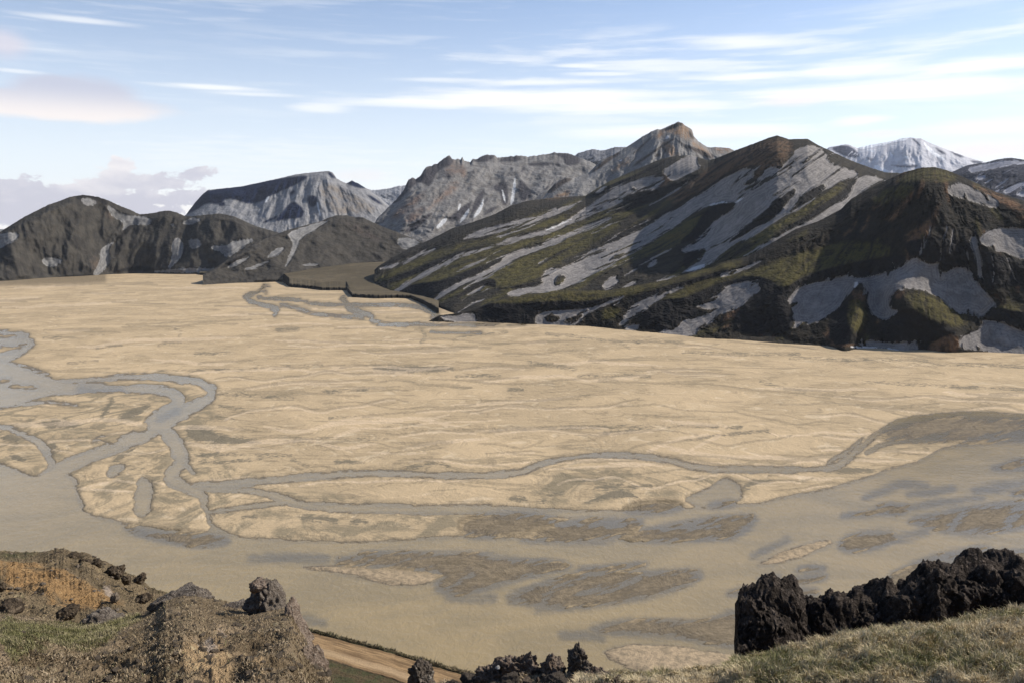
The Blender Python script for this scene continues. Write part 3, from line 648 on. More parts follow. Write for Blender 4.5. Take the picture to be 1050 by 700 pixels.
mountain('left_hills', 'row of dark brown rounded hills with small ash patches at the left', [(-420,268),(-250,255),(-150,262),(-60,256),(0,238),(25,222.5),(50,210),(62,206),(72,202),(85,200),(100,202),(112,206),(120,210),(135,216),(143,220),(150,219.5),(158,218.5),(167,216.5),(174,216.2),(181,218),(189,221.5),(197,222),(210,220.5),(225,219),(240,222),(262,232),(290,240),(330,254),(360,270),(395,285)],
    [(-420,297),(-200,294),(0,289),(90,283.5),(150,281),(250,283),(320,284),(395,286)], [(-420,3100),(0,3100),(85,3300),(150,3350),(250,3250),(330,3150),(395,2700)],
    mountain_mat('left_hill_surface', comb=.35, base=(.031,.028,.025), base2=(.056,.050,.041), ash=(.17,.163,.155), bs=.4, ochre=(.09,.07,.055), px=3.8, edge=1.0), M6, flow=lambda X, Y: (X * 1.0 + .25 * (Y - 240) * np.sin((X - 88) / 42.), Y * 1.0),
    gully=1.8, gw=14, lump=70, lumpw=30, seed=101, jag=.4, crest_sm=10, ridges=[([(228,220),(200,250),(190,280)], 14, 32), ([(160,218),(155,250),(165,280)], 16, 36), ([(88,202),(75,240),(85,283)], 18, 30), ([(250,228),(235,262),(230,280)], 12, 28), ([(60,210),(20,250),(10,285)], 16, 40)])

# --- brown river terrace between the middle hill and the ribbed hill
def terrace():
    edge = [(205,283),(232,283.5),(245,285.5),(266,288.5),(290,290),(304,291.5),(300,294.5),(320,297),(330,298.5),(356,298.5),(361,305),(385,307),(406,306.5),(420,307),(435,313),(447,320)]
    e = [(245,285.5),(266,288.5),(290,290),(297,295),(320,297),(330,298.5),(355,298.5),(361,305.5),(385,307),(406,306.5),(420,307),(435,313),(450,322)]
    u = np.linspace(205, 450, 500)
    y = interp([(205,282.5),(232,284)] + e, u) + .35 * fbm(u / 4, u * 0, oct=3, seed=5)
    R0 = ground_R(u, y, -1)
    ts = np.concatenate([[0, 2, 5, 8], np.geomspace(20, 2600, 120)])[:, None]
    R = R0 + ts
    zt = np.interp(ts[:, 0], [0, 5, 8, 60, 450, 750, 2600], [-1, 6.5, 8, 11, 38, 62, 75])[:, None]
    dx, dy, dz = ray(u, y); h = np.hypot(dx, dy)
    X, Y = R * dx / h, R * dy / h
    Z = np.minimum(zt, 9) + (interp([(205,2),(250,4),(300,18),(360,36),(450,44)], u) * smooth(1950, 2700, R)) * smooth(0, 120, ts) + (ts > 20) * 1.2 * fbm(X / 60, Y / 60, oct=3, seed=3)
    m, t, b = material('terrace_surface', .95)
    P = t.pos()
    n1 = t.noise(P, .006, 6, .65); n2 = t.noise(P, .05, 4, .6)
    col = t.mix(t.rng(n1, .4, .6), (.085,.068,.043), (.12,.095,.06))
    col = t.mix(t.rng(n2, .5, .7, 0, .5), col, (.05,.045,.035))
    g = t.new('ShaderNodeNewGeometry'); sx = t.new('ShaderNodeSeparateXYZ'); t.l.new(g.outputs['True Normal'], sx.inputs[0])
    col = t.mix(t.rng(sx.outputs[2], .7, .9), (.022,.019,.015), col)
    t.set(b.inputs['Base Color'], col); bump(t, b, n2, .6, 4)
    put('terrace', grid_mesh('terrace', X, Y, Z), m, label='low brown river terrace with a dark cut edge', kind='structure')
terrace()
# ================================================================== THE FLOOD PLAIN AND ITS RIVER
def g1(*p): return Zm(0, 320, 4.2, p)
def g2(*p): return Zm(0, 420, 4.2, p)
def g3(*p): return Zm(200, 440, 3.5, p)
def g4(*p): return Zm(480, 440, 3.5, p)
def g5(*p): return Zm(750, 410, 3.5, p)
def g6(*p): return Zm(230, 270, 4.2, p)
def g7(*p): return Zm(560, 560, 3.5, p)
def g8(*p): return Zm(300, 530, 3.5, p)
def WL(pts, w):
    w = w if isinstance(w, (list, tuple)) else [w] * len(pts)
    return [(a, b, c) for (a, b), c in zip(pts, w)]

PF = (-160, 276, 1210, 716)
SHORE = [(-500,590),(-160,600),(150,622),(300,643.5),(309,646),(350,656),(400,669),(440,681),(486,694),(530,711),(600,745),(700,800),(760,900)]
W = Field(*PF, res=.5, lim=12)
W.add([(-260,455),(0,474),(14,479.5),(31,488),(45,486),(60,482),(75,490),(79,503),(83,518),(90,527),(119,534),(143,539),(167,544),(190,546),(212,545),(217,540),(237,548.5),(263,552),(314,555),(371,556),(423,553),(457,550),(500,549.5),(537,553),(575,553),(629,552),(664,538),(640,532),(600,529),(590,524),(620,525.5),(680,524),(723,521),(760,517),(780,516),(807,508.5),(850,501),(887,490),(910,481),(950,471),(961,461),(979,457),(1007,455.5),(1050,450),(1300,445),(1300,800),(760,900),(700,800),(600,745),(530,711),(486,694),(440,681),(400,669),(350,656),(309,646),(300,643.5),(150,622),(-260,600)],
      [(-260,362),(0,368),(20,374),(50,387),(80,392),(70,400),(30,410),(0,419),(-260,445)],
      g2((600,290),(640,300),(660,330),(655,390),(640,440),(615,462),(588,458),(580,420),(575,370),(590,330)), g2((462,258),(500,232),(540,240),(500,290),(465,290)),
      g4((755,250),(860,215),(905,180),(935,172),(985,215),(975,260),(850,285)))
W.line(WL(g5((-950,190),(0,248),(200,252),(330,246),(395,230),(440,185),(490,145),(560,95),(640,66),(760,54),(850,50),(1050,60),(1400,90))[1:], [2.8,2.8,2.2,3,3,2.5,2.2,2,1.8,2.2,3,3]),
       WL(g5((350,225),(420,180),(470,140)), 1.5), WL(g5((480,190),(560,150),(700,140),(900,135),(1050,132),(1300,130)), [1,2,3,3,3.5,4]),
       WL([(200,497),(230,496),(277,493),(340,486.5),(400,484),(440,487),(480,488),(510,487),(537,483),(552,477),(566,471.5),(600,466.5),(637,466),(680,470),(709,478),(730,481),(752,481)], [2.5,3,3,3,2.8,2.6,2.6,2.8,3,2.6,2.6,2.2,2.2,3,3,2.8,2.8]),
       WL([(195,500),(229,501.5),(265,503),(290,511),(310,518),(343,520.5),(400,521),(443,523),(500,521),(537,525),(590,527),(660,526),(720,523)], [2.5,2,2.5,4,3.5,4.5,4.5,4.5,4.5,4,3.5,3,3]),
       WL([(214,525),(226,523.5),(250,520),(275,517),(300,514)], [1.5,2,2.5,2.5,2]),
       WL(g1((-400,420),(0,395),(150,350),(300,322),(500,325),(650,332),(740,345),(780,372),(770,405),(700,440),(650,480)), [6,6,6,5,4,4.5,5,5.5,6,7,8]),
       WL(g1((240,300),(330,298),(450,285),(560,276),(700,278),(820,292),(900,322),(915,350),(880,385),(800,425),(740,460),(700,500)), [1,1.5,2,2.5,3.2,4,5,5.5,6,6,6,7]),
       WL([(165,434),(150,444),(128,453),(105,463),(80,473),(60,483),(45,494)], [7,8,6.5,6,7,8,9]),
       WL([(168,437),(176,450),(183,462),(187,473),(180,481),(172,488),(178,494),(192,499),(204,505),(209,512),(211,525),(215,535),(222,544)], [6,7.5,7,6.5,6,6,6,5,4.5,2.6,2,1.6,3]),
       WL(g1((-300,140),(0,130),(90,125),(140,125),(110,160),(60,185),(0,200),(-300,220)), [6,5,4,3,3.5,4,5,6]), WL(g1((-200,80),(0,88),(80,92),(120,100)), [2,2,1.5,1.5]),
       WL(g1((-30,490),(50,500),(100,530),(140,545),(180,575),(210,610),(220,680)), [1.5,2,2.5,2.5,4,3,2]), WL(g1((60,225),(140,240),(200,265)), 1),
       WL(g1((395,555),(440,535),(470,560),(440,600),(380,625)), [1.5,2.5,2,2,1]), WL(g1((100,395),(180,385),(250,390),(330,400)), [.8,1.3,1.3,.6]),
       WL(g2((790,250),(810,235),(830,270)), [1.5,2,1.2]),
       WL(g6((170,95),(150,125),(120,135),(90,145),(110,165),(150,178),(210,190),(225,205),(220,225)), [.9,1.6,1.6,1.2,1.6,1.2,2,2,1.2]),
       WL(g6((150,148),(200,152),(290,158),(360,165)), [1,1.2,1,1.4]), WL(g6((240,182),(290,186),(340,205),(400,222),(500,225),(590,235)), [1.2,1.6,1.2,1,1,1.5]),
       WL(g6((505,150),(525,170),(535,195),(580,212),(640,228),(630,245),(680,264),(760,264),(900,262),(1050,264),(1300,262)), [2,1.8,2.4,2,2.4,2.4,1.8,1.3,1,1,.7]),
       WL(g6((340,170),(440,178),(560,180),(680,180),(780,178),(850,190),(900,205),(925,225),(900,240)), [.8,.8,1,.8,.9,1.6,3,3,2]), WL(g6((180,130),(160,110),(185,98)), 1),
       WL(g6((890,295),(1000,300),(1100,298)), .6))
# islands and bars
W.cut(g1((780,300),(830,305),(880,330),(885,350),(840,360),(805,345)), g1((440,305),(600,288),(740,300),(760,312),(600,312),(470,312)), g1((570,490),(630,475),(640,500),(600,518),(560,508)),
      g2((400,120),(450,110),(500,120),(510,140),(480,150),(440,135)), g2((680,130),(712,155),(722,180),(690,210),(660,180),(655,140)),
      g1((0,285),(40,280),(50,290),(0,305)), g1((30,318),(90,310),(165,318),(150,330),(60,328)), g1((0,145),(60,145),(50,160),(0,158)))
BARS_DRY = [g8((20,178),(100,176),(250,178),(400,172),(520,200),(560,208),(500,235),(435,248),(330,237),(200,205),(100,190)),
    g5((80,592),(200,540),(280,508),(350,502),(365,518),(280,552),(150,592)), g7((195,385),(270,355),(400,350),(560,370),(740,395),(800,480),(560,520),(300,440)),
    g5((850,395),(950,372),(1050,362),(1000,400),(990,470),(840,474))]
BARS_WET = [g8((170,145),(350,150),(480,130),(640,125),(780,150),(950,160),(1000,178),(900,200),(750,240),(640,272),(570,280),(500,250),(560,200),(400,180),(160,170)),
    g8((750,298),(850,250),(950,222),(1050,202),(1110,200),(1080,240),(1040,300),(960,322),(880,318)), g7((0,160),(80,110),(200,90),(300,100),(400,95),(540,84),(562,105),(500,142),(330,188),(200,207),(80,215),(0,215)),
    g7((100,88),(200,72),(370,64),(300,78),(180,92)), g7((140,302),(250,270),(450,262),(560,272),(690,232),(760,240),(700,300),(700,362),(600,350),(450,322),(300,312)),
    g5((380,525),(430,482),(560,468),(610,495),(520,530),(420,545)), g5((520,400),(530,378),(580,373),(655,380),(600,407),(560,408),(430,412),(390,412)),
    g5((620,432),(780,400),(900,378),(1200,345),(1200,400),(1000,470),(840,478),(770,472),(700,452)),
    g5((540,668),(600,612),(700,568),(830,538),(900,528),(935,538),(780,582),(700,600),(640,640),(620,690)), g5((900,585),(960,545),(1050,540),(1300,540),(1300,600),(1040,600)),
    g5((920,250),(1000,225),(1050,212),(1300,200),(1300,235),(1050,243)), g5((230,605),(290,595),(345,605),(290,615)), g5((190,652),(250,632),(350,628),(300,645)), g5((90,648),(140,632),(180,636),(150,655)),
    g5((-280,490),(-240,450),(-100,432),(50,418),(85,412),(70,450),(30,480),(-10,497),(-180,497)), g4((520,398),(620,370),(700,345),(860,320),(1020,308),(1030,325),(980,365),(920,390),(760,400)),
    g4((560,290),(620,265),(720,260),(770,278),(740,292),(600,302)), g4((220,370),(300,350),(400,325),(560,320),(640,335),(560,372),(420,395),(300,400)), g4((-30,330),(100,300),(250,305),(330,330),(250,360),(100,385),(-20,380)),
    g3((560,450),(700,440),(900,442),(820,470),(680,480)), g4((860,275),(900,262),(960,262),(930,278)), g5((1000,335),(1050,322),(1200,310),(1200,330),(1050,340)),
    g7((640,175),(700,152),(790,150),(760,172)), g7((760,125),(800,108),(840,112),(820,125)), g7((850,130),(900,110),(980,105),(1000,115),(900,135)), g7((880,155),(960,150),(980,165),(920,180)),
    g2((530,500),(640,520),(800,535),(940,540),(1000,570),(880,590),(780,580),(680,560),(600,540))]
W.cut(*BARS_DRY); W.cut(*BARS_WET)
W.line(WL(g5((825,405),(805,430),(790,470)), [3,4,6]), WL(g5((1060,380),(1015,410),(1000,450),(985,480)), [3,3,3,5]), WL(g8((640,200),(560,260)), .5),
       WL(g7((120,165),(250,155),(330,120)), .6), WL(g4((620,350),(760,352),(900,345)), .7), WL(g8((1050,210),(960,250),(900,290)), .8), WL(g5((740,575),(770,560)), .8), WL(g4((300,330),(420,345),(560,340)), .8))
WETF = Field(*PF, res=.5, lim=12).add(*BARS_WET)
DAMPX = [(797,364),(850,363),(950,366),(1050,371),(1210,378),(1210,386),(1050,381),(900,377),(820,374)]
WETF.add(g5((500,130),(700,60),(1050,70),(1300,80),(1300,140),(700,150)), [(-160,284),(60,284),(120,285),(60,288.5),(-160,292)])
SEMI = Field(*PF, res=.5, lim=12).add(*BARS_DRY)
DAMP = Field(*PF, res=.5, lim=12)
DAMP.line(WL([(384,378),(410,379),(440,379),(464,378)], [2,4,4,1.5]), WL([(468,387),(490,385),(513,386)], 1), WL([(542,372),(565,375),(590,378)], 1.4), WL([(593,385),(630,384.5),(666,386)], .9), WL([(334,402),(355,401),(376,401)], 1.2),
    WL([(338,429),(365,428)], .8), WL([(522,400),(535,400)], 1.5), WL([(100,357),(108,355),(118,354),(124,354)], 1), WL([(163,355),(168,352),(185,351)], .9), WL([(180,338),(186,341),(184,345)], .7), WL([(285,338),(305,338)], 1.6),
    WL([(45,347),(62,347)], 1), WL([(70,373),(100,370)], .5), WL([(200,363),(235,362)], .6), WL([(430,335),(437,345),(432,352)], 1), WL([(560,343),(600,346),(640,353),(645,357)], .7), WL([(212,382),(260,378),(330,374)], .6), WL([(160,381),(200,380),(260,378)], .5),
    WL([(465,349),(478,343),(520,341)], .7), WL([(780,391),(800,398),(825,402)], 1), WL([(885,392),(930,394),(1000,398),(1100,402)], .7), WL([(620,350),(700,351)], .6), WL([(226,400),(240,404),(250,402)], .8), WL([(205,474),(230,475),(295,467)], .7),
    WL([(200,466),(240,466),(298,467.5)], .9), WL([(300,472),(315,478)], 1.2), WL([(345,474),(372,474)], 1.5), WL([(420,480),(445,475),(460,478)], 1.6), WL([(700,452),(740,446),(790,442)], .5), WL([(620,444),(680,437),(760,438)], .7),
    WL([(500,442),(600,438),(680,437)], .6), WL([(300,452),(340,450),(400,451)], .6), WL([(223,404),(300,409)], .6), WL([(225,416),(240,419),(250,420)], .7), WL([(222,428),(240,431)], .8),
    WL([(310,531),(330,532),(345,534)], 3), WL([(360,535),(375,536)], 2.2), WL([(250,530),(262,531)], 1.5))
DAMP.add([(188,437),(205,435),(225,446),(266,451),(268,456),(230,457),(193,452)], g4((400,275),(450,245),(500,225),(540,215),(600,235),(610,250),(500,250)), g4((445,215),(500,200),(560,200),(540,215),(470,222)), g4((560,208),(640,198),(665,208),(600,215)),
    g4((280,235),(350,220),(360,228),(300,242)), g4((240,260),(280,250),(290,262),(250,270)), g4((130,250),(180,240),(230,262),(160,266)), g4((370,190),(480,170),(490,178),(400,195)), g5((20,320),(60,290),(130,285),(160,292),(100,305),(50,325)),
    g5((320,255),(400,240),(500,245),(520,260),(400,265)), g1((460,660),(520,600),(600,575),(580,600),(520,640)), g1((500,450),(600,400),(660,400),(620,440),(540,470)), g1((430,470),(450,400),(490,370),(490,390),(460,440)),
    g1((160,470),(250,460),(370,480),(300,500),(200,510)), g1((0,530),(80,520),(120,545),(60,560),(0,555)), g1((20,610),(80,610),(120,640),(60,650)), g1((200,570),(250,560),(240,610),(210,640)))
DAMP.line(WL([(810,368),(880,369),(950,370.5)], [.5,1.6,.6]), WL([(930,374),(1000,374),(1080,377)], [.5,1.2,.8]), WL([(700,361),(760,363),(820,363)], .7))
ACT = Field(*PF, res=1, lim=12).add([(-160,395),(120,400),(190,390),(225,420),(215,470),(300,500),(460,525),(700,510),(800,500),(700,480),(540,480),(560,552),(440,556),(250,556),(80,540),(-160,480)])

# old flow lines across the dry silt: thin dark threads with pale painted highlights
CHAN = Field(-20, 276, 1070, 560, res=.5, lim=6); PALE = Field(-20, 276, 1070, 560, res=.5, lim=6)
_r = random.Random(42)
for k in range(190):
    y = 292 + 215 * _r.random() ** 1.15; x = _r.uniform(-40, 1000); s = (y - 262) / 130
    L = _r.uniform(35, 200) * (.5 + .5 * s); nseg = max(5, int(L / 12)); sl = _r.uniform(-.05, .05) + (.045 if x > 600 else -.01)
    ph = _r.uniform(0, 6.3); am = _r.uniform(.6, 3.2) * s; wl = _r.uniform(35, 90)
    w0 = _r.uniform(.12, .55) * (.6 + .5 * s)
    pts = []
    for i in range(nseg + 1):
        t_ = i / nseg; xx = x + L * t_
        yy = y + sl * L * t_ + am * math.sin(ph + xx / wl * 2.2) + .5 * am * math.sin(2.3 * ph + xx / wl * 5.1)
        pts.append((xx, yy, w0 * (math.sin(math.pi * (.06 + .88 * t_)) ** .6) - .12))
    (CHAN if _r.random() < .62 else PALE).line(pts)
    if _r.random() < .5:
        q = _r.randrange(1, nseg - 1); b0 = pts[q]; d = _r.choice((-1, 1))
        CHAN.line([(b0[0] + 9 * i, b0[1] + d * (1.1 * i ** .8) * s * .8, w0 * (1 - i / 7)) for i in range(7)])
    if _r.random() < .45: PALE.line([(a, b + _r.uniform(.8, 1.6) * s, c + .1) for a, b, c in pts[1:-1]])
PALE.line(WL(g3((500,30),(540,15),(590,0)), 1), WL(g3((750,75),(850,50),(1050,35)), .9), WL(g4((640,85),(700,55),(760,35),(860,20)), .9), WL(g4((760,95),(830,60),(900,25)), 1), WL(g4((360,120),(440,110),(560,108),(700,112)), 1.2))

def plain():
    ui = np.concatenate([np.linspace(-700, -20, 160)[:-1], np.arange(-20, 1071, 1.0), np.linspace(1072, 1800, 160)])
    yi = np.concatenate([np.linspace(1100, 712, 60)[:-1], np.arange(712, 281, -.6), 238.4 + (281 - 238.4) * np.linspace(1, 0, 70) ** 1.5])
    X, Y = np.meshgrid(ui, yi)
    R = ground_R(X, Y, 0.0)
    wx, wy, _ = at(X, Y, R)
    inside = smooth(-158, -100, X) * smooth(1208, 1150, X) * smooth(715, 705, Y)
    px = R / F                                     # metres across one traced unit
    n = fbm(wx / 26, wy / 42, oct=5, seed=201)
    n2 = fbm(X / 9 + n, Y / 2.6, oct=4, seed=207)
    Xw = X + 5 * fbm(X / 22, Y / 11, oct=3, seed=221); Yw = Y + 1.6 * fbm(X / 20, Y / 9, oct=4, seed=223)
    w0 = W.at(Xw, Yw) + 1.1 * fbm(X / 34, Y / 17, oct=2, seed=229)
    sd = -w0 + (n * 1.2 + n2 * 1.3) * smooth(6, 2, np.abs(w0))   # + is land
    wet = WETF.at(Xw, Yw)
    drift = fbm((X * .95 - Y * .3) / 26, (X * .30 + Y) / 3.4, oct=4, seed=225)
    drift2 = fbm((X * .95 - Y * .3) / 60, (X * .30 + Y) / 9, oct=3, seed=227)
    near_wet = smooth(-5, 0, wet)
    sd = sd + near_wet * (8.5 * drift + 8.0 * drift2 - .8)
    wetk = smooth(-1.5, 1.5, wet)
    # wet bars: low, fluted surfaces
    ang = fbm(X / 40, Y / 20, oct=2, seed=211)
    flute = fbm((X + 2.2 * Y) / 3.2, (X * .45 - Y) / 7.0 + ang, oct=4, seed=213)
    z_dry = .55 * np.tanh(sd / 2.5) + .12 * n * smooth(0, 4, sd)
    z_wet = .11 * np.tanh(sd / 3.0) + .13 * flute * smooth(6, 0, np.abs(sd) - 2) + .03 * n
    z = z_dry + (z_wet - z_dry) * wetk
    z = np.where(sd < -2, np.minimum(z, -.06), z)
    z = np.where(sd < -6, -.5, z)
    z = z * 1.0
    far = smooth(2500, 9000, R)
    z = z * (1 - far) + far * (.5)
    shore_y = interp(SHORE, X)
    z = np.where(Y > shore_y + 3, -.5, z)
    dx, dy, dz = ray(X, Y); h = np.hypot(dx, dy)
    at_ = dict(sd=sd, wet=wet + n * 1.5, damp=DAMP.at(X, Y), act=ACT.at(X, Y), chan=CHAN.at(Xw, Yw), pale=PALE.at(Xw, Yw), semi=SEMI.at(Xw, Yw))
    gx, gy = wx, wy
    me = grid_mesh('flood_plain', gx, gy, z, at_)
    m, t, b = material('silt_surface', .93)
    P = t.pos(); sep = t.new('ShaderNodeSeparateXYZ'); t.l.new(P, sep.inputs[0]); zz = sep.outputs[2]
    Ps = t.scale(P, .8, .9, 1.0)
    n1 = t.noise(Ps, .012, 6, .62, 1.0); n2_ = t.noise(Ps, .05, 5, .62, 1.4); n3 = t.noise(P, .35, 5, .65, .3); n4 = t.noise(P, 2.2, 4, .6)
    vn = t.noise(t.scale(P, .35, 1, 1), .022, 6, .6, 2.2)
    dry = t.mix(t.rng(n1, .34, .64), (.475,.355,.215), (.375,.283,.172))
    dry = t.mix(t.rng(n2_, .56, .72, 0, .75), dry, (.32,.245,.155))
    dry = t.mix(t.rng(n2_, .44, .34, 0, .5), dry, (.60,.475,.32))
    # narrow dried channels, darker and damper than the silt round them
    ch = t.m('ABSOLUTE', t.m('SUBTRACT', vn, .5))
    chm = t.m('MULTIPLY', t.rng(ch, .022, .004), t.rng(n1, .44, .54))
    dry = t.mix(t.m('MULTIPLY', chm, .55), dry, (.17,.135,.085))
    sp = t.rng(t.noise(t.scale(P, .3, 1, 1), .03, 7, .6, 1.0), .61, .66)
    dry = t.mix(t.m('MULTIPLY', sp, .5), dry, (.19,.155,.10))
    act = t.rng(t.attr('act'), -4, 4)
    pat = t.rng(t.noise(t.scale(P, .8, .6, 1), .04, 6, .68, 1.8), .44, .58)
    dry = t.mix(t.m('MULTIPLY', t.m('MULTIPLY', act, pat), .85), dry, (.2,.165,.108))
    dj = t.m('ADD', t.attr('damp'), t.m('MULTIPLY', t.m('SUBTRACT', t.m('ADD', n2_, n3), 1.0), 7))
    dry = t.mix(t.rng(dj, -.8, 1.2, 0, .85), dry, (.135,.118,.085))
    wst = t.noise(t.scale(P, .12, .35, 1), .8, 6, .65, 1.2)
    wetc = t.mix(t.rng(t.m('ADD', t.m('MULTIPLY', n3, .4), t.m('MULTIPLY', wst, .6)), .4, .6), (.14,.108,.066), (.26,.2,.125))
    pj = t.m('MULTIPLY', t.m('SUBTRACT', n3, .5), 2.2)
    dry = t.mix(t.rng(t.m('ADD', t.attr('pale'), pj), -.7, .6, 0, .55), dry, (.68,.52,.36))
    dry = t.mix(t.rng(t.m('ADD', t.attr('chan'), pj), -.75, .5, 0, .62), dry, (.165,.135,.088))
    fr = t.m('ADD', t.attr('sd'), t.m('MULTIPLY', t.m('SUBTRACT', n3, .5), 5))
    dry = t.mix(t.rng(fr, 3.2, .4, 0, .65), dry, (.25,.195,.125))
    k = t.rng(t.attr('wet'), -6.5, -1.0)
    dry = t.mix(t.rng(t.attr('semi'), -4, 0, 0, .85), dry, t.mix(t.rng(n3, .4, .62), (.35,.262,.168), (.20,.158,.105)))
    col = t.mix(k, dry, wetc)
    low = t.rng(zz, .20, .03)
    col = t.mix(t.m('MULTIPLY', low, .8), col, (.11,.088,.06))
    g = t.new('ShaderNodeNewGeometry')
    sx = t.new('ShaderNodeSeparateXYZ'); t.l.new(g.outputs['True Normal'], sx.inputs[0])
    col = t.mix(t.rng(n4, .35, .7, 0, .22), col, (.2,.16,.11))
    t.set(b.inputs['Base Color'], col)
    t.set(b.inputs['Roughness'], t.rng(low, 0, 1, .93, .45, 'LINEAR'))
    bump(t, b, t.m('ADD', t.m('MULTIPLY', n2_, 1.2), t.m('ADD', t.m('MULTIPLY', n3, .35), t.m('MULTIPLY', n4, .05))), .8, 1.6)
    put('flood_plain', me, m, label='wide pale silt flood plain cut by braided channels', kind='structure')

    # water
    ui = np.concatenate([np.linspace(-700, -20, 80)[:-1], np.arange(-20, 1071, 1.6), np.linspace(1072, 1800, 80)])
    yi = np.concatenate([np.linspace(1100, 712, 40)[:-1], np.arange(712, 287, -1.0)])
    X, Y = np.meshgrid(ui, yi)
    R = ground_R(X, Y, 0.0); wx, wy, _ = at(X, Y, R)
    sh = np.maximum(WETF.at(X, Y), SHOAL.at(X, Y))
    me = grid_mesh('river_water', wx, wy, np.zeros_like(wx), dict(shoal=sh, deep=W.at(X, Y)))
    m, t, b = material('silty_water', .13)
    b.inputs['Specular IOR Level'].default_value = .5; b.inputs['IOR'].default_value = 1.33
    P = t.pos()
    n1 = t.noise(t.scale(P, .5, 1, 1), .03, 6, .6, 1.2); n2 = t.noise(t.scale(P, .35, 1, 1), .07, 6, .68, 1.8)
    rp = t.noise(t.scale(P, 1.0, .6, 1), .42, 4, .6, .9); rp2 = t.noise(P, .22, 5, .6, .5)
    col = t.mix(t.rng(n1, .35, .65), (.285,.213,.108), (.235,.18,.095))
    col = t.mix(t.rng(rp, .55, .68, 0, .25), col, (.34,.26,.15))
    j = t.m('ADD', t.attr('shoal'), t.m('MULTIPLY', t.m('SUBTRACT', n2, .5), 16))
    col = t.mix(t.rng(j, -7, 2, 0, .8), col, (.125,.108,.078))
    col = t.mix(t.rng(t.m('ADD', t.attr('deep'), t.m('MULTIPLY', t.m('SUBTRACT', n2, .5), 8)), 3.5, 0, 0, .35), col, (.15,.125,.085))
    t.set(b.inputs['Base Color'], col)
    bump(t, b, t.m('ADD', rp, t.m('MULTIPLY', rp2, 1.5)), .6, .32)
    put('river_water', me, m, label='shallow silty grey brown river water', kind='structure')
SHOAL = Field(*PF, res=1, lim=12).line(WL(g4((200,395),(350,400),(520,400)), 1), WL(g5((480,350),(560,320),(620,295),(700,310)), [1,2,2,1]), WL(g5((640,340),(740,325),(790,318)), 1.2),
    WL(g5((80,560),(140,530),(200,500)), 1), WL(g3((200,465),(330,460),(470,462)), [1,2,1]), WL(g5((600,390),(750,370),(900,350)), [1,2,1]), WL(g5((450,510),(600,500),(700,470)), [2,3,1]),
    WL(g7((60,320),(140,318),(200,330)), [2,2,1]), WL(g5((880,460),(940,450),(1000,420)), 1), WL(g8((560,285),(650,295),(720,290)), 1.5), WL(g8((880,330),(980,322),(1060,322)), 1), WL(g8((20,360),(60,368),(110,380)), [1,2.5,1]),
    WL(g1((350,335),(430,345),(520,340)), 1.2), WL(g1((690,455),(730,440),(760,428)), 1), WL(g5((880,325),(960,310),(1050,300)), 2))
plain()

# one coarse sheet of lowland that reaches the horizon and runs beneath everything
def lowland():
    a = np.linspace(0, 2 * math.pi, 97)[:-1]; r = np.concatenate([[.5], np.geomspace(60, 60000, 60)])
    A_, R_ = np.meshgrid(a, r)
    X, Y = R_ * np.sin(A_), R_ * np.cos(A_)
    Z = -4 - 0 * X
    m, t, b = material('lowland_surface', .95)
    P = t.pos(); n = t.noise(P, .002, 6, .6)
    t.set(b.inputs['Base Color'], t.mix(t.rng(n, .4, .6), (.12,.1,.07), (.2,.165,.11)))
    put('ground', grid_mesh('ground', X, Y, Z, closed_u=True, flip=True), m, label='open lowland reaching the horizon', kind='structure')
lowland()

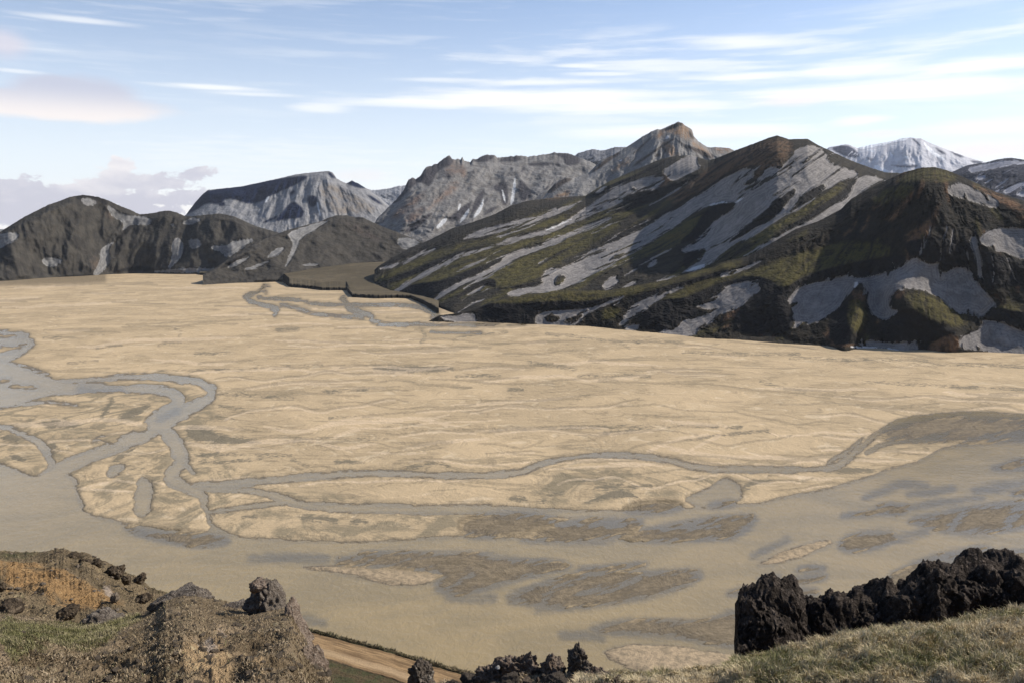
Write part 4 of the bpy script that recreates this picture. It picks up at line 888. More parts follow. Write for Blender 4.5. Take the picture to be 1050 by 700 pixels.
# ================================================================== NEAR BANK WITH THE DIRT ROAD
def bank():
    u = np.arange(-260, 720, 1.5); ys = interp(SHORE, u) + .9 * fbm(u / 7, u * 0, oct=4, seed=301)
    R0 = ground_R(u, ys, -.3)
    ts = np.concatenate([[0, .4, 1.2, 2.0], np.arange(2.8, 60, .8), np.geomspace(61, 160, 30)])[:, None]
    R = R0 - ts
    dx, dy, dz = ray(u, ys); h = np.hypot(dx, dy); X, Y = R * dx / h, R * dy / h
    prof = np.interp(ts[:, 0], [0, .4, 1.2, 2.0, 3, 160], [-.3, .3, 1.3, 1.9, 1.6, 3.5])[:, None]
    Z = prof + .5 * fbm(X / 6, Y / 6, oct=4, seed=303) * smooth(0, 2, ts) + .5 * smooth(5, 2, ts) * smooth(.5, 1.5, ts) * fbm(X / 2.2, Y / 2.2, oct=3, seed=305)
    band = smooth(2.6, 3.4, ts) * smooth(26, 24, ts)
    Z = Z * (1 - band) + band * (1.55 + .06 * fbm(X / 5, Y / 5, oct=3, seed=307))
    m, t, b = material('bank_surface', .95)
    P = t.pos(); n1 = t.noise(P, .12, 6, .65, .5); n2 = t.noise(P, .9, 5, .65); 
    col = t.mix(t.rng(n1, .42, .58), (.085,.062,.034), (.065,.062,.03))
    col = t.mix(t.rng(n1, .60, .70), col, (.2,.15,.09))
    col = t.mix(t.rng(n2, .5, .75, 0, .7), col, (.03,.025,.018))
    e = t.attr('edge')
    col = t.mix(t.rng(t.m('ADD', e, t.m('MULTIPLY', n2, 2)), 4.0, 3.0), col, t.mix(t.rng(n2, .4, .6), (.03,.024,.014), (.09,.066,.035)))
    t.set(b.inputs['Base Color'], col); bump(t, b, t.m('ADD', n1, n2), .9, .8)
    put('river_bank', grid_mesh('river_bank', X, Y, Z, dict(edge=ts + 0 * X), flip=True), m, label='low near bank with patches of green and brown scrub', kind='structure')
    # the road
    ts = np.linspace(3.6, 20.5, 40)[:, None]; u2 = u
    wv = 1.2 * fbm(u2 / 60, u2 * 0, oct=2, seed=311)
    R = R0 - ts - wv; X, Y = R * dx / h, R * dy / h
    tn = (ts - 3.6) / 16.9
    Z = 1.78 + .10 * np.exp(-((tn - .5) / .08) ** 2) - .05 * np.exp(-((tn - .3) / .05) ** 2) - .05 * np.exp(-((tn - .7) / .05) ** 2) + .03 * fbm(X / 4, Y / 4, oct=3, seed=313)
    Z = np.where((tn < .001) | (tn > .999), 1.3, Z)
    m, t, b = material('dirt_road_surface', .95)
    P = t.pos(); a = t.attr('across')
    n1 = t.noise(P, .25, 5, .6, .5); n3 = t.noise(P, 2.0, 4, .6)
    n2 = t.noise(t.new('ShaderNodeCombineXYZ').outputs[0], 1, 1) if False else t.noise(t.attr('lane', True), 1.0, 5, .6, .3)
    col = t.mix(t.rng(n2, .38, .62), (.33,.215,.11), (.15,.095,.05))
    col = t.mix(t.rng(t.m('ABSOLUTE', t.m('SUBTRACT', a, .72)), .2, .05, 0, .7), col, (.40,.28,.16))
    col = t.mix(t.rng(t.m('ADD', a, t.m('MULTIPLY', n1, .3)), .3, .2, 0, .6), col, (.12,.075,.04))
    col = t.mix(t.rng(n3, .5, .7, 0, .4), col, (.12,.085,.05))
    t.set(b.inputs['Base Color'], col); bump(t, b, t.m('ADD', n2, n3), .8, .25)
    lane = np.stack([np.broadcast_to(tn * 14, X.shape), np.broadcast_to(u2 / 38, X.shape), 0 * X], -1)
    put('dirt_road', grid_mesh('dirt_road', X, Y, Z, dict(across=tn + 0 * X, lane=lane), flip=True), m, label='ochre dirt road along the near bank', kind='structure')
    return u, R0, dx / h, dy / h
BANK = bank()
# ================================================================== NEAR SLOPES
def soil_mat(name, sc, base, base2, green=(.07,.08,.025), ochre=(.34,.2,.085), clay=(.42,.34,.27)):
    m, t, b = material(name, .95)
    P = t.pos()
    n0 = t.noise(P, .35 / sc, 5, .6, .5); n1 = t.noise(P, 1.6 / sc, 7, .7, .4); n2 = t.noise(P, 9 / sc, 5, .7); n3 = t.noise(P, 34 / sc, 4, .7)
    v = t.new('ShaderNodeTexVoronoi'); v.inputs['Scale'].default_value = 16 / sc; t.l.new(P, v.inputs['Vector'])
    col = t.mix(t.rng(n1, .4, .6), base, base2)
    j = t.m('MULTIPLY', t.m('SUBTRACT', t.m('ADD', n1, n2), 1.0), 16)
    col = t.mix(t.rng(t.m('ADD', t.attr('green'), j), -3, 3, 0, .85), col, t.mix(n2, tuple(x * .6 for x in green), tuple(x * 1.5 for x in green)))
    col = t.mix(t.rng(t.m('ADD', t.attr('ochre'), t.m('ADD', j, t.m('MULTIPLY', t.m('SUBTRACT', n0, .5), 22))), -3, 5, 0, .9), col, t.mix(n2, tuple(x * .65 for x in ochre), tuple(x * 1.3 for x in ochre)))
    col = t.mix(t.rng(t.m('ADD', t.attr('clay'), j), -2, 2, 0, .9), col, clay)
    col = t.mix(t.rng(n3, .56, .74, 0, .65), col, tuple(x * .25 for x in base))
    col = t.mix(t.rng(n2, .58, .72, 0, .5), col, tuple(min(.5, x * 2.2) for x in base2))
    pb = t.rng(v.outputs['Distance'], .0, .22, 1, 0)
    col = t.mix(t.m('MULTIPLY', t.m('MULTIPLY', pb, t.rng(n1, .5, .62)), .6), col, (.19,.16,.14))
    t.set(b.inputs['Base Color'], col)
    hh = t.m('ADD', t.m('MULTIPLY', n1, 2.0), t.m('ADD', t.m('MULTIPLY', n2, .6), t.m('ADD', t.m('MULTIPLY', n3, .2), t.m('MULTIPLY', pb, .18))))
    bump(t, b, hh, 1.0, .22 * sc)
    return m

def near_ground(name, label, sil, D, bottom, mat, masks, amp, lam, seed, ustep=1.0, ybot=720, ylast=1100, back=.85, jag=.6, flat=1.0, drop=150):
    u = np.arange(sil[0][0], sil[-1][0] + .1, ustep); nx = len(u)
    ys = interp(sil, u) + jag * 2 * fbm(u / 6, u * 0 + seed, oct=5, seed=seed)
    Ds = interp(D, u); Rb = interp(bottom, u)
    nr = int((ybot - ys.min()) / ustep) + 2
    v = np.linspace(0, 1, nr)[:, None]; v = 1 - (1 - v) ** 1.15
    Y1 = ybot + (ys - ybot) * v
    if ylast: Y0 = np.linspace(ylast, ybot, 24)[:-1, None] + 0 * u; Yp = np.vstack([Y0, Y1])
    else: Yp = Y1
    X = np.broadcast_to(u, Yp.shape).copy()
    yl = ylast or ybot
    k = (yl - Yp) / (yl - ys)
    R = 1 / (1 / Rb + (1 / Ds - 1 / Rb) * k)
    x, y, z = at(X, Yp, R)
    # real relief, kept low at the rim so the outline stays where it is
    rim = smooth(0, .10, 1 - k) * .85 + .15
    rel = amp * fbm(x / lam, y / lam, oct=3, seed=seed) + amp * .45 * fbm(x / lam * 3.1, y / lam * 3.1, oct=4, seed=seed + 1, ridged=True) + amp * .13 * fbm(x / lam * 13, y / lam * 13, oct=4, seed=seed + 2)
    z = z + rel * rim
    masks = masks or {}
    A = {q: f.at(X, Yp) for q, f in masks.items()}
    for q in ('green', 'ochre', 'clay'):
        if q not in A: A[q] = np.full(X.shape, -12.)
    z_front = z.copy()
    nb = 30; tt = (np.arange(1, nb + 1) / nb)[:, None] ** 2.2
    zc = z[-1]; Rk = Ds + tt * drop / back
    zk = zc - tt * drop * (1 + 0 * zc)
    dx, dy, dz = ray(X[-1], Yp[-1]); h = np.hypot(dx, dy)
    xb, yb_ = Rk * dx / h, Rk * dy / h
    zk = np.minimum(zk + .05 * (Rk - Ds) * fbm(xb / 8, yb_ / 8, oct=3, seed=seed + 4), zc + (Rk - Ds) * (zc - H) / Ds - .03 * (Rk - Ds))
    xx = np.vstack([x, xb]); yy = np.vstack([y, yb_]); zz = np.vstack([z, zk])
    at_ = {q: np.vstack([a, np.repeat(a[-1:], nb, 0)]) for q, a in A.items()}
    o = put(name, grid_mesh(name, xx, yy, zz, at_), mat, label=label, kind='structure')
    return dict(u=u, X=X, Y=Yp, x=x, y=y, z=z, A=A, n=len(Yp), o=o, ys=ys)

def n1_(*p): return Zm(0, 540, 4.04, p)
def n2_(*p): return Zm(180, 560, 4.04, p)
KN = near_ground('ochre_slope', 'ochre and brown earth slope rising at the left edge above the river',
    [(-320,590),(-200,570),(-60,562),(0,563.5),(15,565),(40,566),(52,564.5),(58,562.5),(66,562.5),(72,565.5),(80,566),(90,567),(97,570),(101,574),(108,574),(114,577.5),(122,581),(130,586),(137,588),(145,592),(150,597),(155,601),(165,604.5),(190,609),(215,613.5),(240,618),(262,625),(300,650),(330,690),(345,730)],
    [(-320,62),(0,60),(60,60),(150,54),(240,47),(345,38)], [(-320,30),(345,26)],
    soil_mat('ochre_slope_surface', 5.0, (.16,.12,.072), (.25,.185,.11), green=(.08,.08,.04), ochre=(.36,.215,.095)),
    dict(ochre=Field(-20, 560, 260, 700, lim=12).add(n1_((10,170),(100,170),(250,190),(330,240),(400,270),(470,300),(540,345),(450,372),(360,390),(250,350),(120,310),(10,280)), n1_((0,170),(40,190),(0,210)), n1_((420,260),(480,270),(500,330),(440,330)), n1_((110,270),(240,310),(350,370),(300,400),(180,370)), n1_((760,270),(900,292),(980,310),(960,318),(850,300),(760,280))),
         green=Field(-20, 560, 260, 700, lim=12).add(n1_((0,100),(100,100),(180,110),(100,125),(0,140))),
         clay=Field(-20, 560, 260, 700, lim=12).add(n1_((430,265),(460,262),(475,325),(450,325)), n1_((560,310),(590,315),(580,330)))),
    amp=1.6, lam=9, seed=401, ybot=735, ylast=None, back=.8, jag=1.3, drop=128, ustep=.7)

SILN = [(-420,640),(-150,624),(0,629),(15,630),(37,632),(64,637),(87,639.5),(99,638),(124,633.5),(148,628),(162,620),(170,612),(188,609.5),(200,611),(213,614),(238,619),(255,623),(275,622),(290,622),(299,624),(303,634),(311,651.5),(319,666),(328,680),(338,694),(346,708),(360,722),(385,716),(410,704),(425,701),(440,702),(480,698),(500,695),(520,694),(560,694),(600,696),(650,693),(688,690.5),(738,687),(757,678),(780,674),(802,669),(840,661),(879,651),(917,646),(945,644),(974,641),(1012,631),(1050,624),(1200,598),(1420,590)]
NG = near_ground('near_slope', 'near hillside of brown soil, moss and dry grass', SILN,
    [(-420,24),(0,22),(170,19),(240,16.5),(300,14),(325,11.5),(346,9),(370,7),(410,6.2),(500,5.4),(600,5),(750,5.5),(1050,7),(1420,8)],
    [(-420,2.2),(1420,1.8)],
    soil_mat('near_slope_surface', 1.5, (.155,.112,.066), (.28,.208,.13), green=(.09,.095,.04), ochre=(.42,.29,.16)),
    dict(ochre=Field(-20, 600, 400, 710, lim=12).add(n1_((740,520),(800,480),(860,470),(920,480),(960,540),(990,580),(960,640),(880,650),(820,610),(740,590)), n1_((980,530),(1050,550),(1050,600),(1000,590)), n1_((900,430),(940,440),(930,480),(905,460)), n2_((240,440),(320,450),(380,500),(370,560),(320,560),(270,480)), n2_((560,470),(600,480),(650,560),(600,540))),
         clay=Field(-20, 600, 400, 710, lim=12).add(n1_((900,430),(930,435),(940,470),(920,475)), n1_((800,480),(830,482),(820,495)), n2_((380,240),(395,245),(385,258)), n1_((850,480),(900,500),(880,530),(850,510))),
         green=Field(-20, 600, 1060, 710, lim=12).add(n1_((0,370),(100,410),(300,410),(480,385),(600,360),(480,430),(420,500),(200,540),(0,570)), [(600,705),(650,697),(740,690),(800,674),(900,655),(1040,632),(1060,710)])),
    amp=.42, lam=1.5, seed=421, back=.85, jag=.5, drop=145)

# ------------------------------------------------------------------ rocks
import bmesh
def rock_mat(name, c1, c2, c3, sc=1.0, lichen=0.0):
    m, t, b = material(name, .92)
    P = t.new('ShaderNodeTexCoord').outputs['Object']
    n1 = t.noise(P, 5 / sc, 6, .65, .4); n2 = t.noise(P, 22 / sc, 5, .7); n3 = t.noise(P, 70 / sc, 3, .7)
    v = t.new('ShaderNodeTexVoronoi'); v.inputs['Scale'].default_value = 26 / sc; t.l.new(P, v.inputs['Vector'])
    col = t.mix(t.rng(n1, .4, .62), c1, c2)
    col = t.mix(t.rng(n2, .52, .7, 0, .8), col, c3)
    col = t.mix(t.rng(n3, .5, .7, 0, .6), col, tuple(x * .4 for x in c1))
    if lichen: col = t.mix(t.rng(n2, .60, .66, 0, lichen), col, (.33,.31,.27))
    t.set(b.inputs['Base Color'], col)
    bump(t, b, t.m('ADD', t.m('MULTIPLY', n2, 1.0), t.m('ADD', t.m('MULTIPLY', n3, .35), t.m('MULTIPLY', v.outputs['Distance'], .5))), 1.0, .08 * sc)
    return m
M_LAVA = rock_mat('black_lava', (.032,.025,.020), (.075,.059,.048), (.24,.19,.155), 1.0)  # brown-grey clinker flecks also put sunlit highlights into the colour
M_BROWN = rock_mat('brown_lava', (.15,.11,.082), (.28,.215,.165), (.40,.33,.27), .8, .4)
M_GREY = rock_mat('grey_lava', (.105,.084,.066), (.20,.165,.132), (.32,.27,.22), 1.2, .5)
M_FAR = rock_mat('slope_rock', (.07,.052,.036), (.16,.12,.08), (.26,.2,.14), 6.0)
M_WHITE = rock_mat('pale_stone', (.5,.46,.40), (.62,.6,.56), (.7,.68,.65), .5)
M_STONE = rock_mat('loose_stone', (.13,.10,.072), (.22,.175,.13), (.32,.27,.215), .5)

_ico = {}
def ico(n):
    if n not in _ico:
        bm = bmesh.new(); bmesh.ops.create_icosphere(bm, subdivisions=n, radius=1.0)
        co = np.array([v.co[:] for v in bm.verts]); fa = np.array([[v.index for v in f.verts] for f in bm.faces]); bm.free()
        _ico[n] = (co, fa)
    return _ico[n]
def tri_mesh(name, co, fa):
    me = bpy.data.meshes.new(name); nf = len(fa)
    me.vertices.add(len(co)); me.vertices.foreach_set('co', co.astype(np.float32).ravel())
    me.loops.add(nf * 3); me.polygons.add(nf)
    me.loops.foreach_set('vertex_index', fa.ravel().astype(np.int32)); me.polygons.foreach_set('loop_start', (np.arange(nf) * 3).astype(np.int32))
    me.polygons.foreach_set('use_smooth', np.ones(nf, bool)); me.update(calc_edges=True); return me
def rock_mesh(name, size, seed, n=5, rough=.5, box=0.0, clinker=1.0, top=None, facet=11):
    co, fa = ico(n); co = co.copy()
    if box:
        p = 2 + box * 4
        k = (np.abs(co) ** p).sum(1) ** (1 / p); co = co / k[:, None]
    s = np.array(size, float)
    if facet:
        rr = np.random.default_rng(seed + 900)
        for _ in range(facet):
            nv = rr.normal(size=3); nv /= np.linalg.norm(nv); lim = rr.uniform(.55, .85)
            co = co - np.maximum(0, co @ nv - lim)[:, None] * nv * .92
    q = co * (s / s.mean())
    a, b_, c = q[:, 0] + seed * 3.7, q[:, 1] - seed * 1.3, q[:, 2] + seed * .77
    d = .55 * fbm(a * .9, b_ * .9, c * .9, oct=2, seed=seed) + clinker * (.13 * np.abs(fbm(a * 2.6, b_ * 2.6, c * 2.6, oct=2, seed=seed + 1)) * 3
        + .10 * fbm(a * 5, b_ * 5, c * 5, oct=3, seed=seed + 2) + .045 * np.abs(perlin(a * 8, b_ * 8, c * 8, seed=seed + 3)) * 2 + .02 * np.abs(perlin(a * 19, b_ * 19, c * 19, seed=seed + 4)) * 2) - .07
    co = co * (1 + rough * 2 * d)[:, None] * s
    if top is not None: co = top(co, s)
    return tri_mesh(name, co, fa)
def place_rock(name, label, cat, px, py, R, size, seed, mat, n=5, rough=.5, box=0, group=None, rz=0, clinker=1.0, top=None):
    x, y, z = at(px, py, R)
    o = put(name, rock_mesh(name, size, seed, n, rough, box, clinker, top), mat, label=label, cat=cat, group=group, loc=(float(x), float(y), float(z)))
    o.rotation_euler = (0, 0, rz); return o

# black block and wall of lava at the right
def lava_wall(name, label, xs, top_pts, R_pts, thick, seed, deep=1.1, step=.7, taper0=10, taper1=40, pw=3.0):
    u = np.arange(xs[0], xs[1] + .1, step); n = len(u)
    yt = interp(top_pts, u); R = interp(R_pts, u)
    x, y, zt = at(u, yt, R)
    zb = interp([(xs[0], 0), (xs[1], 0)], u) + zt.mean() * 0 + (at(u, interp(SILN, u), R)[2] - deep * .55)
    zc = .5 * (zt + zb); hz = .5 * (zt - zb)
    dx, dy, _ = ray(u, yt); h = np.hypot(dx, dy); rx, ry = dx / h, dy / h
    e0 = np.clip((u - xs[0]) / taper0, 0, 1); e1 = np.clip((xs[1] - u) / taper1, 0, 1)
    tp = (1 - (1 - e0) ** pw) ** (1 / pw) * (1 - (1 - e1) ** pw) ** (1 / pw)
    m = 190; th = np.linspace(0, 2 * math.pi, m, endpoint=False)[:, None]
    c, s = np.cos(th), np.sin(th)
    p = .55
    cc = np.sign(c) * np.abs(c) ** p; ss = np.sign(s) * np.abs(s) ** p
    rad = cc * thick * tp; zz = zc + ss * hz * (0.25 + .75 * tp) 
    nx_, ny_, nz_ = cc * rx, cc * ry, ss * .9
    X = x + rad * rx; Y = y + rad * ry; Z = zz + 0 * X
    dd = .14 * fbm(X * 1.8, Y * 1.8, Z * 1.8, oct=2, seed=seed) + .17 * np.abs(perlin(X * 3.6, Y * 3.6, Z * 3.6, seed=seed + 1)) + .055 * np.abs(perlin(X * 9, Y * 9, Z * 9, seed=seed + 2)) + .028 * np.abs(perlin(X * 20, Y * 20, Z * 20, seed=seed + 3)) + .022 * fbm(X * 45, Y * 45, Z * 45, oct=2, seed=seed + 4)
    dd = dd * 1.3 - .05
    X = X + nx_ * dd; Y = Y + ny_ * dd; Z = Z + nz_ * dd
    # along the wall too, for overhanging knobs
    k = .05 * fbm(X * 9, Y * 9, Z * 9, oct=3, seed=seed + 7)
    X = X + k * -ry; Y = Y + k * rx
    me = grid_mesh(name, X.T, Y.T, Z.T, closed_u=True)
    # close both ends
    bm = bmesh.new(); bm.from_mesh(me); bm.verts.ensure_lookup_table()
    for a in (0, (n - 1) * m): bm.faces.new([bm.verts[a + i] for i in range(m)])
    bmesh.ops.recalc_face_normals(bm, faces=bm.faces); bm.to_mesh(me); bm.free()
    for f in me.polygons: f.use_smooth = True
    return put(name, me, M_LAVA, label=label, cat='rock')
lava_wall('lava_wall', 'long black wall of rough clinker lava at the right edge, behind the dry grass', (812, 1260),
    [(812,634),(825,630),(833,629),(842,628),(850,620),(856,617.5),(868,618.5),(878,615.5),(886,621),(895,617),(909,608),(925,603),(939.5,598),(950,592),(962,585.5),(970,583),(981,583),(995,585),(1016,586),(1030,590),(1050,590),(1120,592),(1260,610)],
    [(812,6.7),(880,7.0),(1000,7.6),(1050,7.8),(1260,8.4)], .42, 501)
lava_wall('lava_block', 'squat black lava block at the left end of the black lava wall', (756, 836),
    [(756,624),(759,616),(763,613.5),(772,609),(780,606.5),(785,608),(791,605),(798,609),(805,608.5),(811,612),(818,619),(825,628),(836,640)],
    [(756,6.3),(836,6.6)], .36, 521, taper0=5, taper1=26, pw=3.5, step=.5)

# crag at the left
def crag_top(co, s):
    k = np.clip((co[:, 2] / s[2] + 1) / 2, 0, 1.2)
    co[:, 0] = co[:, 0] * (1.25 - .75 * k) - .05 * k
    return co
place_rock('crag', 'jagged grey lava crag with a pointed top standing over the river at the left', 'rock', 274, 622, 14.6, (.56,.48,.44), 7, M_GREY, n=6, rough=.40, top=crag_top, clinker=1.2)
place_rock('crag', 'reddish knob of rock on the very top of the jagged left crag', 'rock', 264, 600, 14.2, (.16,.15,.13), 17, M_BROWN, n=5, rough=.45)
place_rock('crag', 'brown rock face below the jagged left crag, beside the dirt road', 'rock', 305, 652, 13.0, (.30,.4,.60), 12, M_BROWN, n=6, rough=.42, top=crag_top)
place_rock('crag', 'low grey rock shoulder left of the jagged crag', 'rock', 243, 626, 15.6, (.5,.4,.20), 13, M_GREY, n=6, rough=.45)
place_rock('crag', 'grey rock with a dark hollow under it on the left slope, below the ochre earth', 'rock', 110, 641, 19.5, (.55,.5,.30), 19, M_GREY, n=6, rough=.5)
place_rock('crag', 'long grey lichen covered rock beside the left crags, third from the jagged one', 'rock', 185, 615, 18.2, (.62,.5,.26), 23, M_GREY, n=6, rough=.4)
place_rock('crag', 'lowest brown rock at the foot of the left slope', 'rock', 322, 684, 10.6, (.22,.3,.32), 29, M_BROWN, n=6, rough=.45, top=crag_top)
# knobs along the bottom
for (px, py, R, size, seed, lab, mt) in [
    (432, 693, 6.0, (.10,.10,.13), 31, 'small dark lava knob standing alone beside the dirt road at the bottom edge', M_GREY),
    (503, 694, 5.35, (.12,.11,.10), 37, 'pitted brown lava rock with a pale pebble on it at the bottom edge', M_BROWN),
    (535, 691, 5.3, (.16,.12,.155), 41, 'widest of the knobbly brown lava rocks at the bottom edge', M_BROWN),
    (567, 691, 5.2, (.10,.11,.11), 43, 'brown lava rock squeezed between the widest and the tallest bottom edge rocks', M_BROWN),
    (592, 684, 5.15, (.095,.10,.15), 47, 'tallest dark lava knob at the bottom edge, left of the dry grass', M_GREY),
    (616, 697, 5.0, (.09,.09,.09), 53, 'low lava rock between the tallest bottom edge knob and the dry grass', M_BROWN)]:
    place_rock('lava_rock', lab, 'rock', px, py, R, size, seed, mt, n=6, rough=.55, clinker=1.5)
place_rock('pebble', 'pale pebble on the pitted brown rock at the bottom edge', 'pebble', 510.5, 683.5, 5.25, (.02,.02,.015), 3, M_WHITE, n=3, rough=.3)

rb = [rock_mesh('broken_stone', (1, .85, .75), 300 + i, n=4, rough=.5, clinker=1.3) for i in range(6)]
for i, me in enumerate(rb): me.materials.append(M_BROWN if i % 2 else M_GREY)
r = random.Random(11)
for k in range(46):
    px = r.uniform(345, 650); py = interp(SILN, px) + r.uniform(-1, 14); s = r.uniform(.02, .055) * (1.5 if r.random() < .2 else 1)
    Rr = float(interp([(346,9),(370,7),(410,6.2),(500,5.4),(600,5)], px)) * (1 - .012 * max(0, py - interp(SILN, px)))
    x, y, z = at(px, py, Rr)
    o = bpy.data.objects.new('broken_stone', rb[r.randrange(6)]); C.objects.link(o); o.location = (float(x), float(y), float(z)); o.scale = (s, s, s)
    o.rotation_euler = (r.uniform(-.6, .6), r.uniform(-.6, .6), r.uniform(0, 6.3))
    o['label'] = 'small broken lava stone among the knobbly rocks at the bottom edge'; o['category'] = 'stone'; o['group'] = 'broken lava stones along the bottom edge'

# outcrops on the ochre slope
for (px, py, R, s, sz, seed, lab) in [
    (74, 571, 57, 1.0, .7, 61, 'pointed brown outcrop on the crest of the ochre slope, nearest its top'),
    (88, 576, 55, .9, .6, 62, 'brown outcrop just right of the pointed one on the ochre crest'),
    (100, 575, 54, .65, .65, 63, 'dark knob between the two outcrops of the ochre crest'),
    (119, 585, 50, 1.25, .75, 64, 'largest black outcrop on the ochre crest'),
    (130, 593, 48, .7, .65, 65, 'black rock below the largest outcrop of the ochre crest'),
    (144, 592, 49, .8, .6, 66, 'rounded grey rock at the right end of the ochre crest'),
    (60, 569, 58, 1.1, .6, 67, 'broad low outcrop left of the pointed one on the ochre crest'),
    (147, 611, 42, .8, .5, 68, 'dark rock half way down the ochre slope near the grey rocks'),
    (118, 612, 42, .45, .6, 69, 'pale pink rock half way down the ochre slope'),
    (2, 600, 44, .5, .45, 70, 'dark rock at the left frame edge on the ochre slope'),
    (8, 624, 36, 1.2, .7, 71, 'shadowed brown outcrop at the left frame edge below the ochre earth'),
    (70, 628, 32, .8, .6, 72, 'brown rib of rock at the foot of the ochre earth')]:
    place_rock('outcrop', lab, 'rock', px, py + 1, R, (s * .42, s * .42, sz * .5), seed, M_FAR if seed != 69 else M_STONE, n=5, rough=.5, clinker=1.3)

# loose stones
st = [rock_mesh('stone', (1, .85, .6), 200 + i, n=3, rough=.4) for i in range(5)]
for me in st: me.materials.append(M_STONE)
r = random.Random(5)
def pick(G, cond, n, tries=60000):
    out = []
    ny, nx = G['X'].shape
    while len(out) < n and tries:
        tries -= 1
        j, i = r.randrange(ny), r.randrange(nx)
        if cond(G['X'][j, i], G['Y'][j, i]) and r.random() < 1: out.append((j, i))
    return out
SH = lambda X, Y: 0 < X < 340 and Y < 705
for (j, i) in pick(NG, SH, 230):
    s = r.uniform(.022, .06) * (1.4 if r.random() < .15 else 1)
    o = bpy.data.objects.new('stone', st[r.randrange(5)]); C.objects.link(o)
    o.location = (NG['x'][j, i], NG['y'][j, i], NG['z'][j, i] + s * .15); o.scale = (s, s, s); o.rotation_euler = (r.uniform(-.4, .4), r.uniform(-.4, .4), r.uniform(0, 6.3))
    o['label'] = 'small loose stone on the brown near slope at the left'; o['category'] = 'stone'; o['group'] = 'loose stones on the near slope'
for (j, i) in pick(KN, lambda X, Y: 0 < X < 260 and Y < 640, 80):
    s = r.uniform(.06, .17)
    o = bpy.data.objects.new('stone', st[r.randrange(5)]); C.objects.link(o)
    o.location = (KN['x'][j, i], KN['y'][j, i], KN['z'][j, i] + s * .1); o.scale = (s, s, s); o.rotation_euler = (r.uniform(-.4, .4), r.uniform(-.4, .4), r.uniform(0, 6.3))
    o['label'] = 'small loose stone on the ochre earth slope'; o['category'] = 'stone'; o['group'] = 'loose stones on the ochre slope'

# ------------------------------------------------------------------ grass and heath
def blades(name, G, cond, n, hmin, hmax, w, seed, mat, label, clump=.25, lean=.8, dens=None, kindname='stuff'):
    rg = np.random.default_rng(seed)
    X, Y = G['X'], G['Y']
    ok = cond(X, Y)
    if dens is not None: p = np.where(ok, dens, 0).ravel()
    else: p = ok.astype(float).ravel()
    p /= p.sum()
    idx = rg.choice(p.size, n, p=p)
    ny, nx = X.shape
    jj, ii = np.divmod(idx, nx)
    jj = np.clip(jj, 0, ny - 2); ii = np.clip(ii, 0, nx - 2)
    a, b_ = rg.random(n), rg.random(n)
    def S(q): return (q[jj, ii] * (1 - a) + q[jj, ii + 1] * a) * (1 - b_) + (q[jj + 1, ii] * (1 - a) + q[jj + 1, ii + 1] * a) * b_
    bx, by, bz = S(G['x']), S(G['y']), S(G['z'])
    th = 6.28 * fbm(bx / clump, by / clump, oct=2, seed=seed) * 1.6 + rg.normal(0, .9, n)
    tuft = .5 + 1.1 * np.clip(fbm(bx / clump * 1.3, by / clump * 1.3, oct=2, seed=seed + 3) + .45, 0, 1)
    hh = (hmin + (hmax - hmin) * rg.random(n) ** 1.6) * tuft
    ln = lean * (.35 + .9 * rg.random(n))
    dx, dy = np.cos(th), np.sin(th)
    ph = rg.random(n) * 6.28; wx, wy = np.cos(ph) * w, np.sin(ph) * w
    ww = .6 + .8 * rg.random(n)
    wx *= ww; wy *= ww
    V = np.zeros((n, 5, 3))
    V[:, 0] = np.stack([bx - wx, by - wy, bz - .01], -1); V[:, 1] = np.stack([bx + wx, by + wy, bz - .01], -1)
    mx, my, mz = bx + dx * hh * ln * .35, by + dy * hh * ln * .35, bz + hh * .62
    V[:, 2] = np.stack([mx + wx * .8, my + wy * .8, mz], -1); V[:, 3] = np.stack([mx - wx * .8, my - wy * .8, mz], -1)
    V[:, 4] = np.stack([bx + dx * hh * ln, by + dy * hh * ln, bz + hh * (1.05 - .35 * np.minimum(ln, 1.6))], -1)
    me = bpy.data.meshes.new(name)
    me.vertices.add(n * 5); me.vertices.foreach_set('co', V.astype(np.float32).ravel())
    base = (np.arange(n) * 5)[:, None]
    loops = np.concatenate([base + np.array([[0, 1, 2, 3]]), base + np.array([[3, 2, 4]])], 1).ravel()
    me.loops.add(n * 7); me.polygons.add(n * 2)
    me.loops.foreach_set('vertex_index', loops.astype(np.int32))
    ls = np.stack([np.arange(n) * 7, np.arange(n) * 7 + 4], -1).ravel(); me.polygons.foreach_set('loop_start', ls.astype(np.int32))
    ti = np.repeat(rg.random(n), 5); patch = np.repeat(fbm(bx / (clump * 4), by / (clump * 4), oct=3, seed=seed + 8), 5)
    for k, v in (('tint', ti), ('patch', patch)):
        q = me.attributes.new(k, 'FLOAT', 'POINT'); q.data.foreach_set('value', v.astype(np.float32))
    me.update(calc_edges=True)
    return put(name, me, mat, label=label, kind=kindname)
def blade_mat(name, dry, green, dark, gb=0.0):
    m, t, b = material(name, .8)
    ti, pa = t.attr('tint'), t.attr('patch')
    k = t.rng(t.m('ADD', ti, t.m('MULTIPLY', pa, 1.6)), .35 - gb, .75 - gb)
    col = t.mix(k, dry, green); col = t.mix(t.rng(ti, .0, .25, .8, 0), col, dark)
    t.set(b.inputs['Base Color'], col); return m
gm = blade_mat('dry_grass_blades', (.60,.49,.31), (.21,.20,.085), (.20,.14,.085), -.14)
blades('grass', NG, lambda X, Y: (X > 590) & (X < 1110) & (Y < 760) & (Y > 560), 140000, .02, .062, .0018, 71, gm, 'dry straw coloured and green grass on the near rim at the right', clump=.18)
gm2 = blade_mat('moss_grass_blades', (.34,.29,.17), (.17,.16,.07), (.13,.10,.06), .12)
GR = np.clip(NG['A']['green'] + 4, 0.02, 8)
